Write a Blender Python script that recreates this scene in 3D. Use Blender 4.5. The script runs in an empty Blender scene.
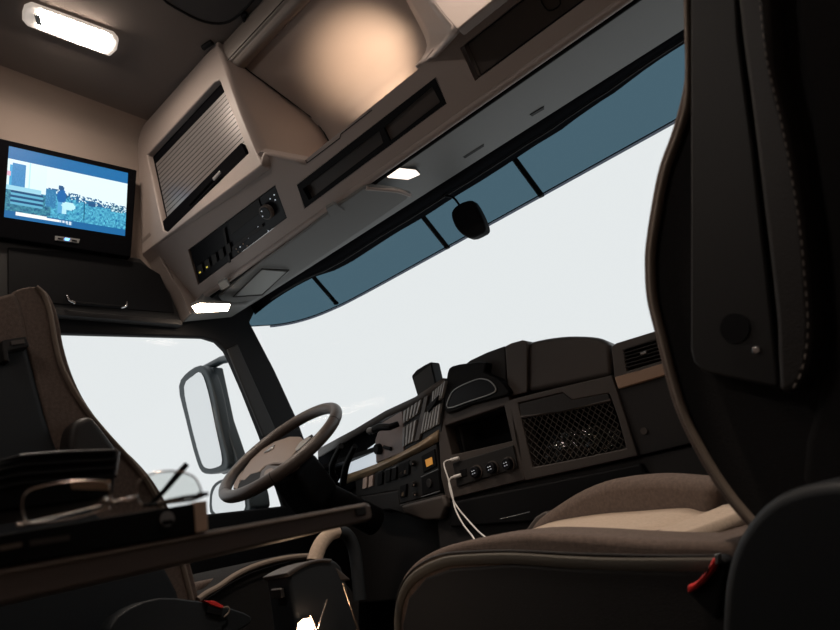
import bpy, bmesh, math, random
from mathutils import Vector, Matrix, noise

# ------------------------------------------------------------------ camera
FPX = 620.0
def _n(v): return Vector(v).normalized()
AX = -_n((-780, -379, -FPX))
AY = _n((548, -113, -FPX)); AY = (AY - AX * AY.dot(AX)).normalized()
AZ = AX.cross(AY)
ROT = Matrix((AX, AY, AZ))                 # world = ROT @ camera
EYE = Vector((1.0, 0.0, 0.62))
scene = bpy.context.scene
cd = bpy.data.cameras.new('camera'); cam = bpy.data.objects.new('camera', cd)
scene.collection.objects.link(cam); scene.camera = cam
cd.sensor_width = 36; cd.lens = FPX / 840 * 36; cd.clip_start = .02
cam.matrix_world = Matrix.Translation(EYE) @ ROT.to_4x4()
cd.dof.use_dof = True; cd.dof.focus_distance = 1.9; cd.dof.aperture_fstop = 5.6
# ------------------------------------------------------------------ world and exposure
w = bpy.data.worlds.new('world'); scene.world = w; w.use_nodes = True
bg = w.node_tree.nodes['Background']
bg.inputs[0].default_value = (.955, .99, 1.0, 1); bg.inputs[1].default_value = .84
vs = scene.view_settings
vs.view_transform = 'Standard'; vs.look = 'None'; vs.gamma = 1; vs.use_curve_mapping = False
vs.exposure = 0.0

# ------------------------------------------------------------------ helpers
def ray(px, py): return ROT @ Vector((px - 420, -(py - 315), -FPX)) / FPX
def U(px, py, x=None, y=None, z=None, t=None, pl=None):
    d = ray(px, py)
    if t is None:
        if x is not None: t = (x - EYE.x) / d.x
        elif y is not None: t = (y - EYE.y) / d.y
        elif z is not None: t = (z - EYE.z) / d.z
        else:
            p, n = pl; t = (Vector(p) - EYE).dot(n) / d.dot(n)
    return EYE + d * t
def UL(pts, **k): return [U(a, b, **k) for a, b in pts]
V = Vector
coll = scene.collection
def link(name, bm, mat, parent=None, smooth=True, bevel=0, seg=3, ang=35, sub=0, recalc=True):
    if recalc: bmesh.ops.recalc_face_normals(bm, faces=bm.faces)
    me = bpy.data.meshes.new(name); bm.to_mesh(me); bm.free()
    for m in (mat if isinstance(mat, (list, tuple)) else [mat]): me.materials.append(m)
    o = bpy.data.objects.new(name, me); coll.objects.link(o)
    if smooth:
        for p in me.polygons: p.use_smooth = True
    if bevel:
        b = o.modifiers.new('bevel', 'BEVEL'); b.width = bevel; b.segments = seg
        b.limit_method = 'ANGLE'; b.angle_limit = math.radians(ang); b.harden_normals = False
    if sub:
        s = o.modifiers.new('sub', 'SUBSURF'); s.levels = s.render_levels = sub
    if smooth:
        e = o.modifiers.new('ws', 'WEIGHTED_NORMAL') if bevel else None
        if not bevel:
            me.set_sharp_from_angle(angle=math.radians(ang))
    if parent is not None:
        o.parent = parent; o.matrix_parent_inverse = parent.matrix_world.inverted()
    return o
def thing(name, label, cat, loc, group=None):
    o = bpy.data.objects.new(name, None); coll.objects.link(o); o.empty_display_size = .05
    o.location = loc; o.matrix_world = Matrix.Translation(V(loc))
    return tag(o, label, cat, group)
def tag(o, label, cat, group=None, kind=None):
    if label: o['label'] = label
    if cat: o['category'] = cat
    if group: o['group'] = group
    if kind: o['kind'] = kind
    return o
def struct(o, label, cat='room'): return tag(o, label, cat, kind='structure')

def bm_prism(pts, vec, bm=None):
    bm = bm or bmesh.new(); vec = V(vec)
    a = [bm.verts.new(p) for p in pts]; b = [bm.verts.new(V(p) + vec) for p in pts]
    bm.faces.new(a); bm.faces.new(b[::-1])
    n = len(a)
    for i in range(n): bm.faces.new((a[i], b[i], b[(i+1) % n], a[(i+1) % n]))
    return bm
def prism(name, pts, vec, mat, parent=None, bevel=0, **k):
    return link(name, bm_prism(pts, vec), mat, parent, bevel=bevel, **k)
def plate(name, outer, holes, vec, mat, parent=None, bevel=0, **k):
    bm = bmesh.new(); vec = V(vec); loops = []
    for L in [outer] + holes:
        vv = [bm.verts.new(p) for p in L]; loops.append(vv)
        for i in range(len(vv)): bm.edges.new((vv[i], vv[(i+1) % len(vv)]))
    bmesh.ops.triangle_fill(bm, edges=bm.edges[:], use_beauty=True)
    fs = bm.faces[:]
    m = {v: bm.verts.new(v.co + vec) for v in bm.verts[:]}
    for f in fs: bm.faces.new([m[v] for v in f.verts][::-1])
    for vv in loops:
        for i in range(len(vv)):
            a, b = vv[i], vv[(i+1) % len(vv)]
            bm.faces.new((a, m[a], m[b], b))
    bmesh.ops.dissolve_limit(bm, angle_limit=.001, verts=bm.verts[:], edges=bm.edges[:])
    return link(name, bm, mat, parent, bevel=bevel, **k)
def bm_box(c, ex, ey, ez, bm=None):
    """box from centre and three half-extent vectors"""
    bm = bm or bmesh.new(); c, ex, ey, ez = map(V, (c, ex, ey, ez))
    v = [bm.verts.new(c + ex*i + ey*j + ez*k) for i in (-1, 1) for j in (-1, 1) for k in (-1, 1)]
    for f in ((0,1,3,2),(4,6,7,5),(0,4,5,1),(2,3,7,6),(0,2,6,4),(1,5,7,3)): bm.faces.new([v[i] for i in f])
    return bm
def box(name, c, h, mat, parent=None, bevel=0, **k):
    return link(name, bm_box(c, (h[0],0,0), (0,h[1],0), (0,0,h[2])), mat, parent, bevel=bevel, **k)
def catmull(P, n=6, closed=False):
    P = [V(p) for p in P]; out = []
    N = len(P); R = range(N if closed else N-1)
    for i in R:
        if closed: p0,p1,p2,p3 = P[i-1],P[i],P[(i+1)%N],P[(i+2)%N]
        else: p0,p1,p2,p3 = P[max(i-1,0)],P[i],P[i+1],P[min(i+2,N-1)]
        for k in range(n):
            t = k/n
            out.append(.5*((2*p1)+(p2-p0)*t+(2*p0-5*p1+4*p2-p3)*t*t+(3*p1-p0-3*p2+p3)*t**3))
    if not closed: out.append(P[-1])
    return out
def bm_tube(P, r, bm=None, seg=10, closed=False, flat=1.0, up=None):
    bm = bm or bmesh.new(); N = len(P); rings = []; P = [V(p) for p in P]
    ref = None
    if isinstance(r, (list, tuple)) and len(r) != N:
        r0 = r; r = []
        for i in range(N):
            q = (len(r0)-1)*i/(N-1); j = min(int(q), len(r0)-2); r.append(r0[j] + (r0[j+1]-r0[j])*(q-j))
    for i in range(N):
        a = P[i-1] if (closed or i) else P[i]; b = P[(i+1) % N] if (closed or i < N-1) else P[i]
        d = (b-a).normalized()
        if ref is None:
            ref = V(up) if up else (V((0,0,1)) if abs(d.z) < .9 else V((1,0,0)))
        u = (ref - d*ref.dot(d)).normalized(); ref = u; q = d.cross(u)
        rr = r[i] if isinstance(r, (list, tuple)) else r
        rings.append([bm.verts.new(P[i] + rr*(math.cos(2*math.pi*k/seg)*u*flat + math.sin(2*math.pi*k/seg)*q)) for k in range(seg)])
    for i in range(N if closed else N-1):
        A, B = rings[i], rings[(i+1) % N]
        for k in range(seg): bm.faces.new((A[k], A[(k+1)%seg], B[(k+1)%seg], B[k]))
    if not closed: bm.faces.new(rings[0][::-1]); bm.faces.new(rings[-1])
    return bm
def tube(name, P, r, mat, parent=None, seg=10, closed=False, smooth_n=0, **k):
    if smooth_n: P = catmull(P, smooth_n, closed)
    return link(name, bm_tube(P, r, seg=seg, closed=closed, flat=k.pop('flat', 1.0), up=k.pop('up', None)), mat, parent, ang=60, **k)
def loft(name, rows, mat, parent=None, thick=.01, **k):
    bm = bmesh.new(); g = [[bm.verts.new(p) for p in r] for r in rows]
    for i in range(len(g)-1):
        for j in range(len(g[0])-1): bm.faces.new((g[i][j], g[i][j+1], g[i+1][j+1], g[i+1][j]))
    o = link(name, bm, mat, parent, recalc=False, **k)
    if thick:
        s = o.modifiers.new('thick', 'SOLIDIFY'); s.thickness = thick; s.offset = -1
    return o
def bm_cyl(c, axis, r, h, bm=None, seg=28, r2=None):
    bm = bm or bmesh.new(); c = V(c); a = V(axis).normalized()
    u = a.orthogonal().normalized(); q = a.cross(u); r2 = r if r2 is None else r2
    A = [bm.verts.new(c + r*(math.cos(2*math.pi*k/seg)*u+math.sin(2*math.pi*k/seg)*q)) for k in range(seg)]
    B = [bm.verts.new(c + a*h + r2*(math.cos(2*math.pi*k/seg)*u+math.sin(2*math.pi*k/seg)*q)) for k in range(seg)]
    bm.faces.new(A[::-1]); bm.faces.new(B)
    for k in range(seg): bm.faces.new((A[k], A[(k+1)%seg], B[(k+1)%seg], B[k]))
    return bm
def lerp(a, b, t): return a + (b-a)*t
def interp(tab, x):
    if x <= tab[0][0]: return tab[0][1]
    for (a, va), (b, vb) in zip(tab, tab[1:]):
        if x <= b: return va + (vb-va)*(x-a)/(b-a)
    return tab[-1][1]

# ------------------------------------------------------------------ materials
def mat(name, col, rough=.6, metal=0, spec=.5, bump=0, bscale=300, var=0, vscale=8, emis=None, estr=0, coat=0, stretch=None):
    m = bpy.data.materials.new(name); m.use_nodes = True; nt = m.node_tree; b = nt.nodes['Principled BSDF']
    b.inputs['Base Color'].default_value = (*col, 1); b.inputs['Roughness'].default_value = rough
    b.inputs['Metallic'].default_value = metal; b.inputs['Specular IOR Level'].default_value = spec
    b.inputs['Coat Weight'].default_value = coat
    tc = nt.nodes.new('ShaderNodeTexCoord')
    if emis: b.inputs['Emission Color'].default_value = (*emis, 1); b.inputs['Emission Strength'].default_value = estr
    if bump:
        nz = nt.nodes.new('ShaderNodeTexNoise'); nz.inputs['Scale'].default_value = bscale; nz.inputs['Detail'].default_value = 3
        if stretch:
            mp = nt.nodes.new('ShaderNodeMapping'); mp.inputs['Scale'].default_value = stretch
            nt.links.new(tc.outputs['Object'], mp.inputs[0]); nt.links.new(mp.outputs[0], nz.inputs['Vector'])
        else: nt.links.new(tc.outputs['Object'], nz.inputs['Vector'])
        bp = nt.nodes.new('ShaderNodeBump'); bp.inputs['Strength'].default_value = bump; bp.inputs['Distance'].default_value = .002
        nt.links.new(nz.outputs[0], bp.inputs['Height']); nt.links.new(bp.outputs[0], b.inputs['Normal'])
    if var:
        nz = nt.nodes.new('ShaderNodeTexNoise'); nz.inputs['Scale'].default_value = vscale; nz.inputs['Detail'].default_value = 5
        nt.links.new(tc.outputs['Object'], nz.inputs['Vector'])
        mx = nt.nodes.new('ShaderNodeMix'); mx.data_type = 'RGBA'
        mx.inputs[6].default_value = (*[c*(1-var) for c in col], 1); mx.inputs[7].default_value = (*[min(1, c*(1+var)) for c in col], 1)
        nt.links.new(nz.outputs[0], mx.inputs[0]); nt.links.new(mx.outputs[2], b.inputs['Base Color'])
    return m
def glass_mat(name, tint, refl=.06, rough=.02):
    m = bpy.data.materials.new(name); m.use_nodes = True; nt = m.node_tree; nt.nodes.clear()
    o = nt.nodes.new('ShaderNodeOutputMaterial'); mx = nt.nodes.new('ShaderNodeMixShader')
    t = nt.nodes.new('ShaderNodeBsdfTransparent'); g = nt.nodes.new('ShaderNodeBsdfGlossy')
    t.inputs[0].default_value = (*tint, 1); g.inputs['Roughness'].default_value = rough
    mx.inputs[0].default_value = refl
    nt.links.new(t.outputs[0], mx.inputs[1]); nt.links.new(g.outputs[0], mx.inputs[2]); nt.links.new(mx.outputs[0], o.inputs[0])
    return m
M = dict(
    beige=mat('beige_plastic', (.33,.275,.25), .5, bump=.12, bscale=500, var=.04),
    beige_dk=mat('taupe_plastic', (.17,.145,.13), .55, bump=.1, bscale=500, var=.05),
    wallfab=mat('beige_wall_fabric', (.28,.225,.195), .95, bump=.5, bscale=900, var=.05),
    head=mat('grey_headliner', (.145,.12,.107), .95, bump=.3, bscale=700, var=.05),
    hatch=mat('dark_headliner', (.055,.052,.052), .9, bump=.2),
    under=mat('grey_header_plastic', (.15,.15,.145), .6, bump=.1, bscale=400, var=.04),
    under_lt=mat('light_grey_plastic', (.26,.27,.26), .45),
    black=mat('black_plastic', (.007,.007,.008), .6, spec=.12, bump=.05),
    matte=mat('matt_black', (.004,.004,.005), .9, spec=.02),
    blackgl=mat('glossy_black', (.006,.006,.008), .35, spec=.2),
    dark=mat('charcoal_plastic', (.018,.017,.017), .55, spec=.3, bump=.1, bscale=500),
    dash=mat('brown_black_dash', (.062,.050,.044), .5, bump=.15, bscale=600, var=.06),
    dash_dk=mat('dark_dash', (.022,.020,.020), .55, spec=.3, bump=.15, bscale=600),
    dash_tan=mat('tan_dash_trim', (.40,.26,.18), .45, bump=.05),
    wood=mat('brushed_bronze_trim', (.30,.22,.14), .35, var=.15, vscale=20),
    slat=mat('satin_grey_slats', (.30,.285,.28), .33, metal=.6),
    chrome=mat('chrome', (.75,.75,.76), .15, metal=1),
    silver=mat('matt_silver', (.42,.42,.42), .35, metal=.8),
    ventgrey=mat('grey_vent_plastic', (.33,.33,.33), .4),
    rim=mat('leather_rim', (.058,.043,.036), .42, bump=.2, bscale=700),
    hub=mat('hub_plastic', (.21,.155,.125), .45, bump=.1),
    fab=mat('brown_seat_fabric', (.115,.082,.066), .95, bump=.8, bscale=600, var=.5, vscale=150),
    fablt=mat('beige_seat_fabric', (.50,.39,.30), .95, bump=.7, bscale=800, var=.22, vscale=150),
    fabdk=mat('charcoal_seat_fabric', (.019,.018,.018), .95, spec=.2, bump=.6, bscale=700, var=.15, vscale=200),
    pipe=mat('tan_piping', (.20,.155,.12), .75, bump=.2),
    olive=mat('taupe_band_fabric', (.10,.09,.075), .9, bump=.3),
    leather=mat('dark_leather', (.022,.019,.018), .5, spec=.3, bump=.25, bscale=400),
    shell=mat('black_seat_shell', (.017,.020,.023), .55, spec=.3, bump=.1, bscale=400),
    thread=mat('grey_thread', (.22,.19,.17), .9),
    red=mat('red_plastic', (.75,.035,.03), .4),
    tray=mat('brown_table_edge', (.17,.135,.118), .4, var=.08),
    wire=mat('gold_wire', (.9,.75,.66), .25, metal=1),
    board=mat('tan_cardboard', (.80,.56,.40), .8, bump=.2, var=.1, vscale=60, stretch=(1,1,8)),
    white=mat('white_rubber', (.75,.73,.70), .45),
    floor=mat('black_floor_mat', (.012,.012,.012), .8, bump=.3, bscale=80),
    net=mat('black_elastic_net', (.05,.043,.038), .8),
    bag=mat('glossy_black_film', (.012,.012,.012), .08, bump=1.0, bscale=60),
    mirror=mat('mirror_glass', (.86,.87,.88), .03, metal=1),
    mirhouse=mat('blue_grey_plastic', (.030,.042,.049), .45),
    amber=mat('amber_light', (.5,.22,.03), .4, emis=(1,.45,.08), estr=.28),
    sticker=mat('cream_switch', (.55,.42,.36), .5),
    pink=mat('rose_grey_panel', (.24,.18,.165), .4, var=.1, vscale=20),
    icon=mat('white_print', (.7,.72,.75), .5, emis=(.75,.85,1), estr=.35),
    icon_y=mat('yellow_indicator', (.6,.5,.05), .5, emis=(1,.8,.1), estr=.5),
    blueled=mat('blue_indicator', (.1,.3,.9), .4, emis=(.15,.4,1), estr=3),
    cluster=mat('painted_screen_reflection', (.2,.2,.22), .3, emis=(.85,.93,1), estr=.62),  # bright reflection on the cluster screen, put in as emission
    glass=glass_mat('clear_glass', (.99,.995,.995), .003),
    lens=glass_mat('spectacle_lens', (.90,.91,.90), .05),
    tint=glass_mat('blue_tinted_acrylic', (.085,.155,.20), .07, .15),
    tint2=glass_mat('smoked_visor_edge', (.30,.32,.36), .05),
)
M['lamp'] = mat('lamp_diffuser', (.8,.75,.7), .4, emis=(1.0,.84,.70), estr=85)
M['lamp_fill'] = mat('fill_lamp_diffuser', (.8,.75,.7), .4, emis=(1.0,.86,.74), estr=45)
M['lamp_edge'] = mat('frosted_lamp_lens', (.7,.68,.66), .25, emis=(1.0,.85,.72), estr=.35)
M['rlamp'] = mat('reading_lamp_lens', (.8,.75,.7), .4, emis=(1.0,.78,.58), estr=26)
M['rlamp2'] = mat('dim_reading_lamp_lens', (.8,.75,.7), .4, emis=(1.0,.86,.74), estr=1.6)
M['shelf'] = mat('warm_shelf_light', (.8,.7,.6), .4, emis=(1.0,.70,.46), estr=8)
M['rear_fill'] = mat('rear_fill_lens', (.8,.75,.7), .4, emis=(1.0,.9,.82), estr=120)
M['flamp'] = mat('warm_floor_light', (.8,.7,.6), .4, emis=(1.0,.66,.42), estr=30)

XL = -1.07; XR = 1.35; ZC = 2.385
# ================================================================== SETTING
struct(box('floor', (.14, .75, -.02), (1.25, 1.4, .02), M['floor']), 'black rubber cab floor mat under the seats', 'floor')
struct(box('wall_back', (.14, -.62, 1.2), (1.25, .02, 1.2), M['wallfab']), 'beige fabric rear wall of the sleeper cab', 'wall')
struct(box('wall_right', (XR+.02, .55, 1.2), (.02, 1.2, 1.2), M['wallfab']), 'beige fabric passenger side wall', 'wall')
struct(box('wall_front', (0, 1.97, .48), (1.15, .02, .48), M['black']), 'black bulkhead below the windscreen behind the dashboard', 'wall')
ro = [V((-1.10,1.10,2.43)), V((-1.10,1.45,2.40)), V((-1.10,1.72,2.25)), V((-1.10,1.74,1.84)), V((-1.10,1.71,1.84)), V((-1.10,1.69,2.23)), V((-1.10,1.44,2.37)), V((-1.10,1.10,2.40))]
struct(prism('wall_front_upper', ro, (2.25,0,0), M['beige_dk']), 'roof shell above the windscreen behind the overhead console', 'wall')
struct(box('wall_left_front', (-1.11, 1.30, 2.09), (.012, .20, .36), M['beige_dk']), 'left end of the roof shell beside the overhead console', 'wall')
struct(box('trim_2', (0, 1.86, .965), (1.09, .15, .008), M['black']), 'black cowl panel under the windscreen', 'trim')
struct(box('trim_3', (-1.09, 1.86, .49), (.012, .13, .49), M['black']), 'black side panel in front of the driver door', 'trim')
# ceiling with a soft fillet into the left wall
def arc(cy, cz, r, a0, a1, n=8): return [(cy+r*math.cos(math.radians(lerp(a0,a1,i/n))), cz+r*math.sin(math.radians(lerp(a0,a1,i/n)))) for i in range(n+1)]
prof = [(XR, ZC)] + [(x, z) for x, z in arc(XL+.12, ZC-.12, .12, 90, 180)]
up = [V((XR,-.6,ZC)), V((XL+.085,-.6,ZC))]
outer = up + [V((XL+.085, -.6, ZC+.04)), V((XR, -.6, ZC+.04))]
struct(prism('ceiling', outer, (0, 1.68, 0), M['head'], ang=30), 'dark grey fabric headliner over the bunk area', 'ceiling')
fil = [V((XL,-.6,1.62))] + [V((x, -.6, z)) for x, z in reversed(arc(XL+.085, ZC-.085, .085, 90, 180))] + [V((XL+.085,-.6,ZC+.04)), V((XL-.03,-.6,ZC+.04)), V((XL-.03,-.6,1.62))]
struct(prism('wall_left', fil, (0,1.68,0), M['wallfab'], ang=30), 'beige fabric wall band behind the television', 'wall')
# driver door with window opening (A pillar included)
opening = UL([(262,435),(245,392),(232,362),(226,350),(217,341),(204,337),(60,333)], x=XL) + [V((XL,.15,1.43)), V((XL,.12,.84)), V((XL,1.56,.835))]
outer = [V((XL,-.6,0)), V((XL,1.78,0)), V((XL,1.76,.9)), U(297,418,x=XL), U(275,370,x=XL), U(250,322,x=XL), U(257,308,x=XL), V((XL,1.45,1.72)), V((XL,-.6,1.64))]
d1 = plate('door_1', outer, [opening], (-.03, 0, 0), M['black'], bevel=.008)
struct(d1, 'black driver door frame and windscreen pillar', 'door')
# raised pillar cover and grip strip
tp = UL([(226,350),(236,345),(275,432),(262,437)], x=XL)
prism('trim_strip', tp, (.012, 0, 0), M['dark'], d1, bevel=.004)
gl = prism('window_1', [p + V((-.02,0,0)) for p in opening], (-.004, 0, 0), M['glass'], smooth=False)
struct(gl, 'clear driver door side window', 'window')
# windscreen
def yb(x): return 1.93 - .25*abs(x/1.07)**2.5
def yt(x): return 1.70 - .19*abs(x/1.07)**2.5
BT = [(250,318),(270,302),(290,289),(313,277),(335,270),(352,261),(375,246),(395,233),(423,217),(455,196),(480,181),(505,165),(535,145),(560,130),(573,120),(597,103),(613,93),(650,65),(682,44)]
bt = []
for px_, py_ in BT:
    r = ray(px_, py_); x = -.5
    for _ in range(30): x = 1 + r.x/r.y*yt(x)
    bt.append((x, r.z/r.y))
bt.sort()
bt += [(-x, q) for x, q in reversed(bt[:2])]
def zt(x): return .62 + interp(bt, x)*yt(x)
xs = [-1.07 + 2.14*i/44 for i in range(45)]
struct(loft('window_2', [[V((x, yb(x), .98)) for x in xs], [V((x, yt(x), zt(x)+.01)) for x in xs]], M['glass'], thick=.005), 'wide curved windscreen', 'window')
# black windscreen header band
hb = loft('trim_1', [[V((x, 1.497, 1.683)) for x in xs], [V((x, lerp(1.5, yt(x), .5), lerp(1.68, zt(x), .5)+.004)) for x in xs], [V((x, yt(x)+.004, zt(x))) for x in xs], [V((x, yt(x)+.03, zt(x)+.10)) for x in xs]], M['matte'], thick=-.008)
struct(hb, 'black band along the top of the windscreen', 'trim')
tube('trim_seam', [V((x, lerp(1.5, yt(x), .62), lerp(1.68, zt(x), .62)-.004)) for x in xs[2:]], .003, M['dark'], hb)

# ================================================================== OVERHEAD CONSOLE
con = thing('overhead_console', 'beige overhead storage console above the windscreen, cupboards either side of a lit open shelf', 'console', (0, 1.2, 1.62))
YF = 1.03
A0 = V((0, 1.03, 1.815)); A1 = V((0, 1.20, 1.622))
nL = (A1 - A0).cross(V((1,0,0))).normalized()
if nL.y > 0: nL = -nL
PL = (A0, nL)
def L(px, py): return U(px, py, pl=PL)
def on_lower(x, f): p = A0.lerp(A1, f); return V((x, p.y, p.z))
def fL(p): return (p.y-1.03)/.17
# lower face
shL = L(305,160); shR = L(415,66)
fs = fL(shL)
slot = [L(297,185), L(435,78), L(446,103), L(305,208)]
radio = [L(188,250), L(275,185), L(287,218), L(198,285)]
hat = [L(460,48), L(560,-22), L(610,-14), L(475,81)]
hatx = [hat[0].x, .95]
hf0, hf1 = fL(hat[0]), fL(hat[3])
hat = [on_lower(hat[0].x, hf0), on_lower(1.0, hf0), on_lower(1.02, hf1), on_lower(hat[3].x, hf1)]
xL2 = U(262,165,y=YF).x
outer = [on_lower(XL,0), on_lower(xL2,0), on_lower(shL.x, fs), on_lower(shR.x, fs), L(432,50), U(452,34,pl=PL), on_lower(U(457,30,pl=PL).x+.02, .12), on_lower(1.1,.12), on_lower(1.1,1), on_lower(XL,1)]
nb = -nL*.03
plate('lower_fascia', outer, [slot, radio, hat], nb, M['beige'], con, bevel=.004)
# rounded lip with dark gap underneath
tube('lower_lip', [V((XL+.01, 1.204, 1.622)), V((1.1, 1.204, 1.622))], .011, M['beige'], con)
tube('gap_line', [V((XL+.01, 1.222, 1.617)), V((1.1, 1.222, 1.617))], .006, M['black'], con)
# slot pockets and hatch
def pocket(pts, depth, m, name, parent):
    return prism(name, [p - nL*depth for p in pts], -nL*.01, m, parent)
pocket([L(290,185), L(440,68), L(452,108), L(300,215)], .045, M['dark'], 'pocket_floor', con)
fr = plate('slot_frame', [L(296,184), L(436,76), L(447,104), L(304,210)], [[L(303,189), L(379,131), L(383,143), L(309,200)], [L(384,128), L(432,87), L(440,102), L(390,141)]], -nL*.04, M['black'], con, bevel=.0015)
prism('slot_insert', [p - nL*.02 for p in [L(303,189), L(379,131), L(383,143), L(309,200)]], -nL*.006, M['dash'], con)
prism('slot_insert', [p - nL*.008 for p in [L(384,128), L(432,87), L(440,102), L(390,141)]], -nL*.006, M['dash'], con)
hc = sum(hat, V())/4
def shrink(pts, d):
    c = sum(pts, V())/len(pts); return [p + (c-p).normalized()*d for p in pts]
prism('hatch_door', [p - nL*.008 for p in shrink(hat, .006)], -nL*.02, M['dash'], con, bevel=.006)
bmh = bmesh.new(); bm_tube([p - nL*.006 for p in shrink(hat, .020)], .0016, bmh, closed=True)
link('hatch_seal', bmh, M['black'], con)
hp = [U(540,-2,pl=PL), U(548,11,pl=PL), U(560,4,pl=PL), U(553,-10,pl=PL)]
bmh = bmesh.new(); bm_tube(catmull([p - nL*.006 for p in hp], 3, True), .0016, bmh, closed=True)
link('hatch_latch', bmh, M['black'], con)
# left cupboard
ed = UL([(218,47),(229,80),(240,111),(251,139),(262,165)], y=YF)
op = UL([(147,155),(214,82),(219,80),(248,153),(167,232),(163,230)], y=YF)
face = [V((XL, YF, ZC)), V((ed[0].x, YF, ZC))] + ed + [V((XL, YF, 1.815))]
plate('cupboard_face', face, [op], (0, .035, 0), M['beige'], con, bevel=.006)
seam_px = [(243,60),(245,68),(266,83),(291,101),(313,117),(324,129),(329,136)]
seam = []
for i, (a, b) in enumerate(seam_px):
    x = lerp(-.45, -.33, i/6); seam.append(U(a, b, x=x))
prof = [(p.y, p.z) for p in seam] + [(seam[-1].y+.05, 1.90), (seam[-1].y+.07, 1.75)]
edge = [V((ed[0].x+.0, YF, ZC-.01))] + ed + [on_lower(xL2+.0,0)]
frontrow = catmull([ed[0], ed[1], ed[2], ed[3], ed[4]], 3) + [on_lower(ed[4].x+.002, .0), on_lower(shL.x, fs)]
# resample both to the same count
def resample(P, n):
    d = [0]
    for a, b in zip(P, P[1:]): d.append(d[-1] + (b-a).length)
    out = []
    for i in range(n):
        s = d[-1]*i/(n-1); j = 0
        while j < len(P)-2 and d[j+1] < s: j += 1
        out.append(P[j].lerp(P[j+1], (s-d[j])/max(1e-9, d[j+1]-d[j])))
    return out
back = [V((seam[0].x, p[0], p[1])) if False else V((lerp(-.45,-.31,i/8), p[0], p[1])) for i, p in enumerate(prof)]
A = resample(frontrow, 24); B = resample(back, 24)
loft('cupboard_side', [[a.lerp(b, t) + V((.012*math.sin(math.pi*t), 0, 0)) for a, b in zip(A, B)] for t in [0,.15,.3,.5,.7,.85,1]], M['beige'], con, thick=.012)
tube('seam', [p + V((.004,-.002,0)) for p in catmull(back, 4)], .0022, M['black'], con)
# roller shutter
sh = [p + V((0,.03,0)) for p in op]
xa, za = op[0].x, op[0].z
bms = bmesh.new()
tl, tr, br, bl = [p + V((0,.02,0)) for p in UL([(151,162),(220,89),(248,154),(166,234)], y=YF)]
NS = 17
for i in range(NS):
    t0, t1 = i/NS, (i+.80)/NS
    a0, a1 = tl.lerp(bl, t0), tl.lerp(bl, t1); b0, b1 = tr.lerp(br, t0), tr.lerp(br, t1)
    bm_prism([a0, b0, b1, a1], (0,.001,0), bms)
s = link('roller_shutter', bms, M['slat'], con, smooth=False)
prism('shutter_backing', [p + V((0,.024,0)) for p in UL([(145,152),(217,76),(252,154),(163,238)], y=YF)], (0,.004,0), M['matte'], s)
rb = UL([(165,225),(238,140),(246,153),(168,233)], y=YF+.004)
prism('shutter_rail', [U(162,222,y=YF+.006), U(241,143,y=YF+.006), U(247,156,y=YF+.006), U(166,235,y=YF+.006)], (0,.02,0), M['matte'], s)
tube('shutter_handle', UL([(190,205),(200,194),(214,179),(219,174)], y=YF-.004), .005, M['matte'], s, smooth_n=3)
prism('shutter_handle_tip', UL([(212,178),(219,170.5),(220,172.5),(213,180.5)], y=YF-.012), (0,.006,0), M['silver'], s, bevel=.002)
# crease highlights below the shutter
# open shelf
bx0, bx1 = -.47, .48
rows = []
bk = resample([V((0, a, b)) for a, b in prof], 26)
loft('shelf_back', [[V((lerp(-.47, .36, j/10), p.y, p.z)) for j in range(11)] for p in bk], M['beige'], con, thick=0)
box('shelf_floor', (.05, 1.335, 1.708), (.34, .175, .008), M['beige'], con)
beam = [(1.05, ZC+.0), (1.045, 2.33), (1.05, 2.29), (1.075, 2.262), (1.105, 2.27), (1.13, 2.33), (1.13, ZC)]
prism('shelf_beam', [V((-.46, a, b)) for a, b in beam], (.88, 0, 0), M['beige_dk'], con, bevel=.01)
tube('beam_seam', [V((-.46, 1.046, 2.285)), V((.42, 1.046, 2.285))], .0018, M['black'], con)
# raised edge strip on the shelf lip
tube('lip_seam', [p + nL*.001 for p in [L(306,160), L(307,163), L(340,138), L(341,134), L(372,110)]], .0014, M['black'], con)
# right cupboard
er = UL([(418,-25),(432,0),(445,17),(457,30)], y=YF)
face = [V((er[0].x, YF, ZC))] + er + [V((1.1, YF, er[-1].z)), V((1.1, YF, ZC))]
prism('right_cupboard_face', face, (0,.03,0), M['beige'], con, bevel=.005)
cr = [U(401,-15,y=1.16), U(406,0,y=1.15), U(419,25,y=1.14), U(427,45,y=1.12), U(422,58,y=1.10), shR]
Ar = resample(er + [L(428,62)], 16); Br = resample(catmull(cr, 3), 16)
loft('right_cupboard_side', [[a.lerp(b, t) for a, b in zip(Ar, Br)] for t in (0,.25,.5,.75,1)], M['beige'], con, thick=-.01)
loft('right_cupboard_inner_side', [Br, [V((.34, p.y+.35, p.z)) for p in Br]], M['beige'], con, thick=-.008)
# underside
uo = [V((XL,1.205,1.623)), V((1.1,1.205,1.623)), V((1.1,1.50,1.682)), V((XL+.0,1.50,1.682))]
prism('underside', uo, (0,0,.02), M['under'], con, bevel=.003)
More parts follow.
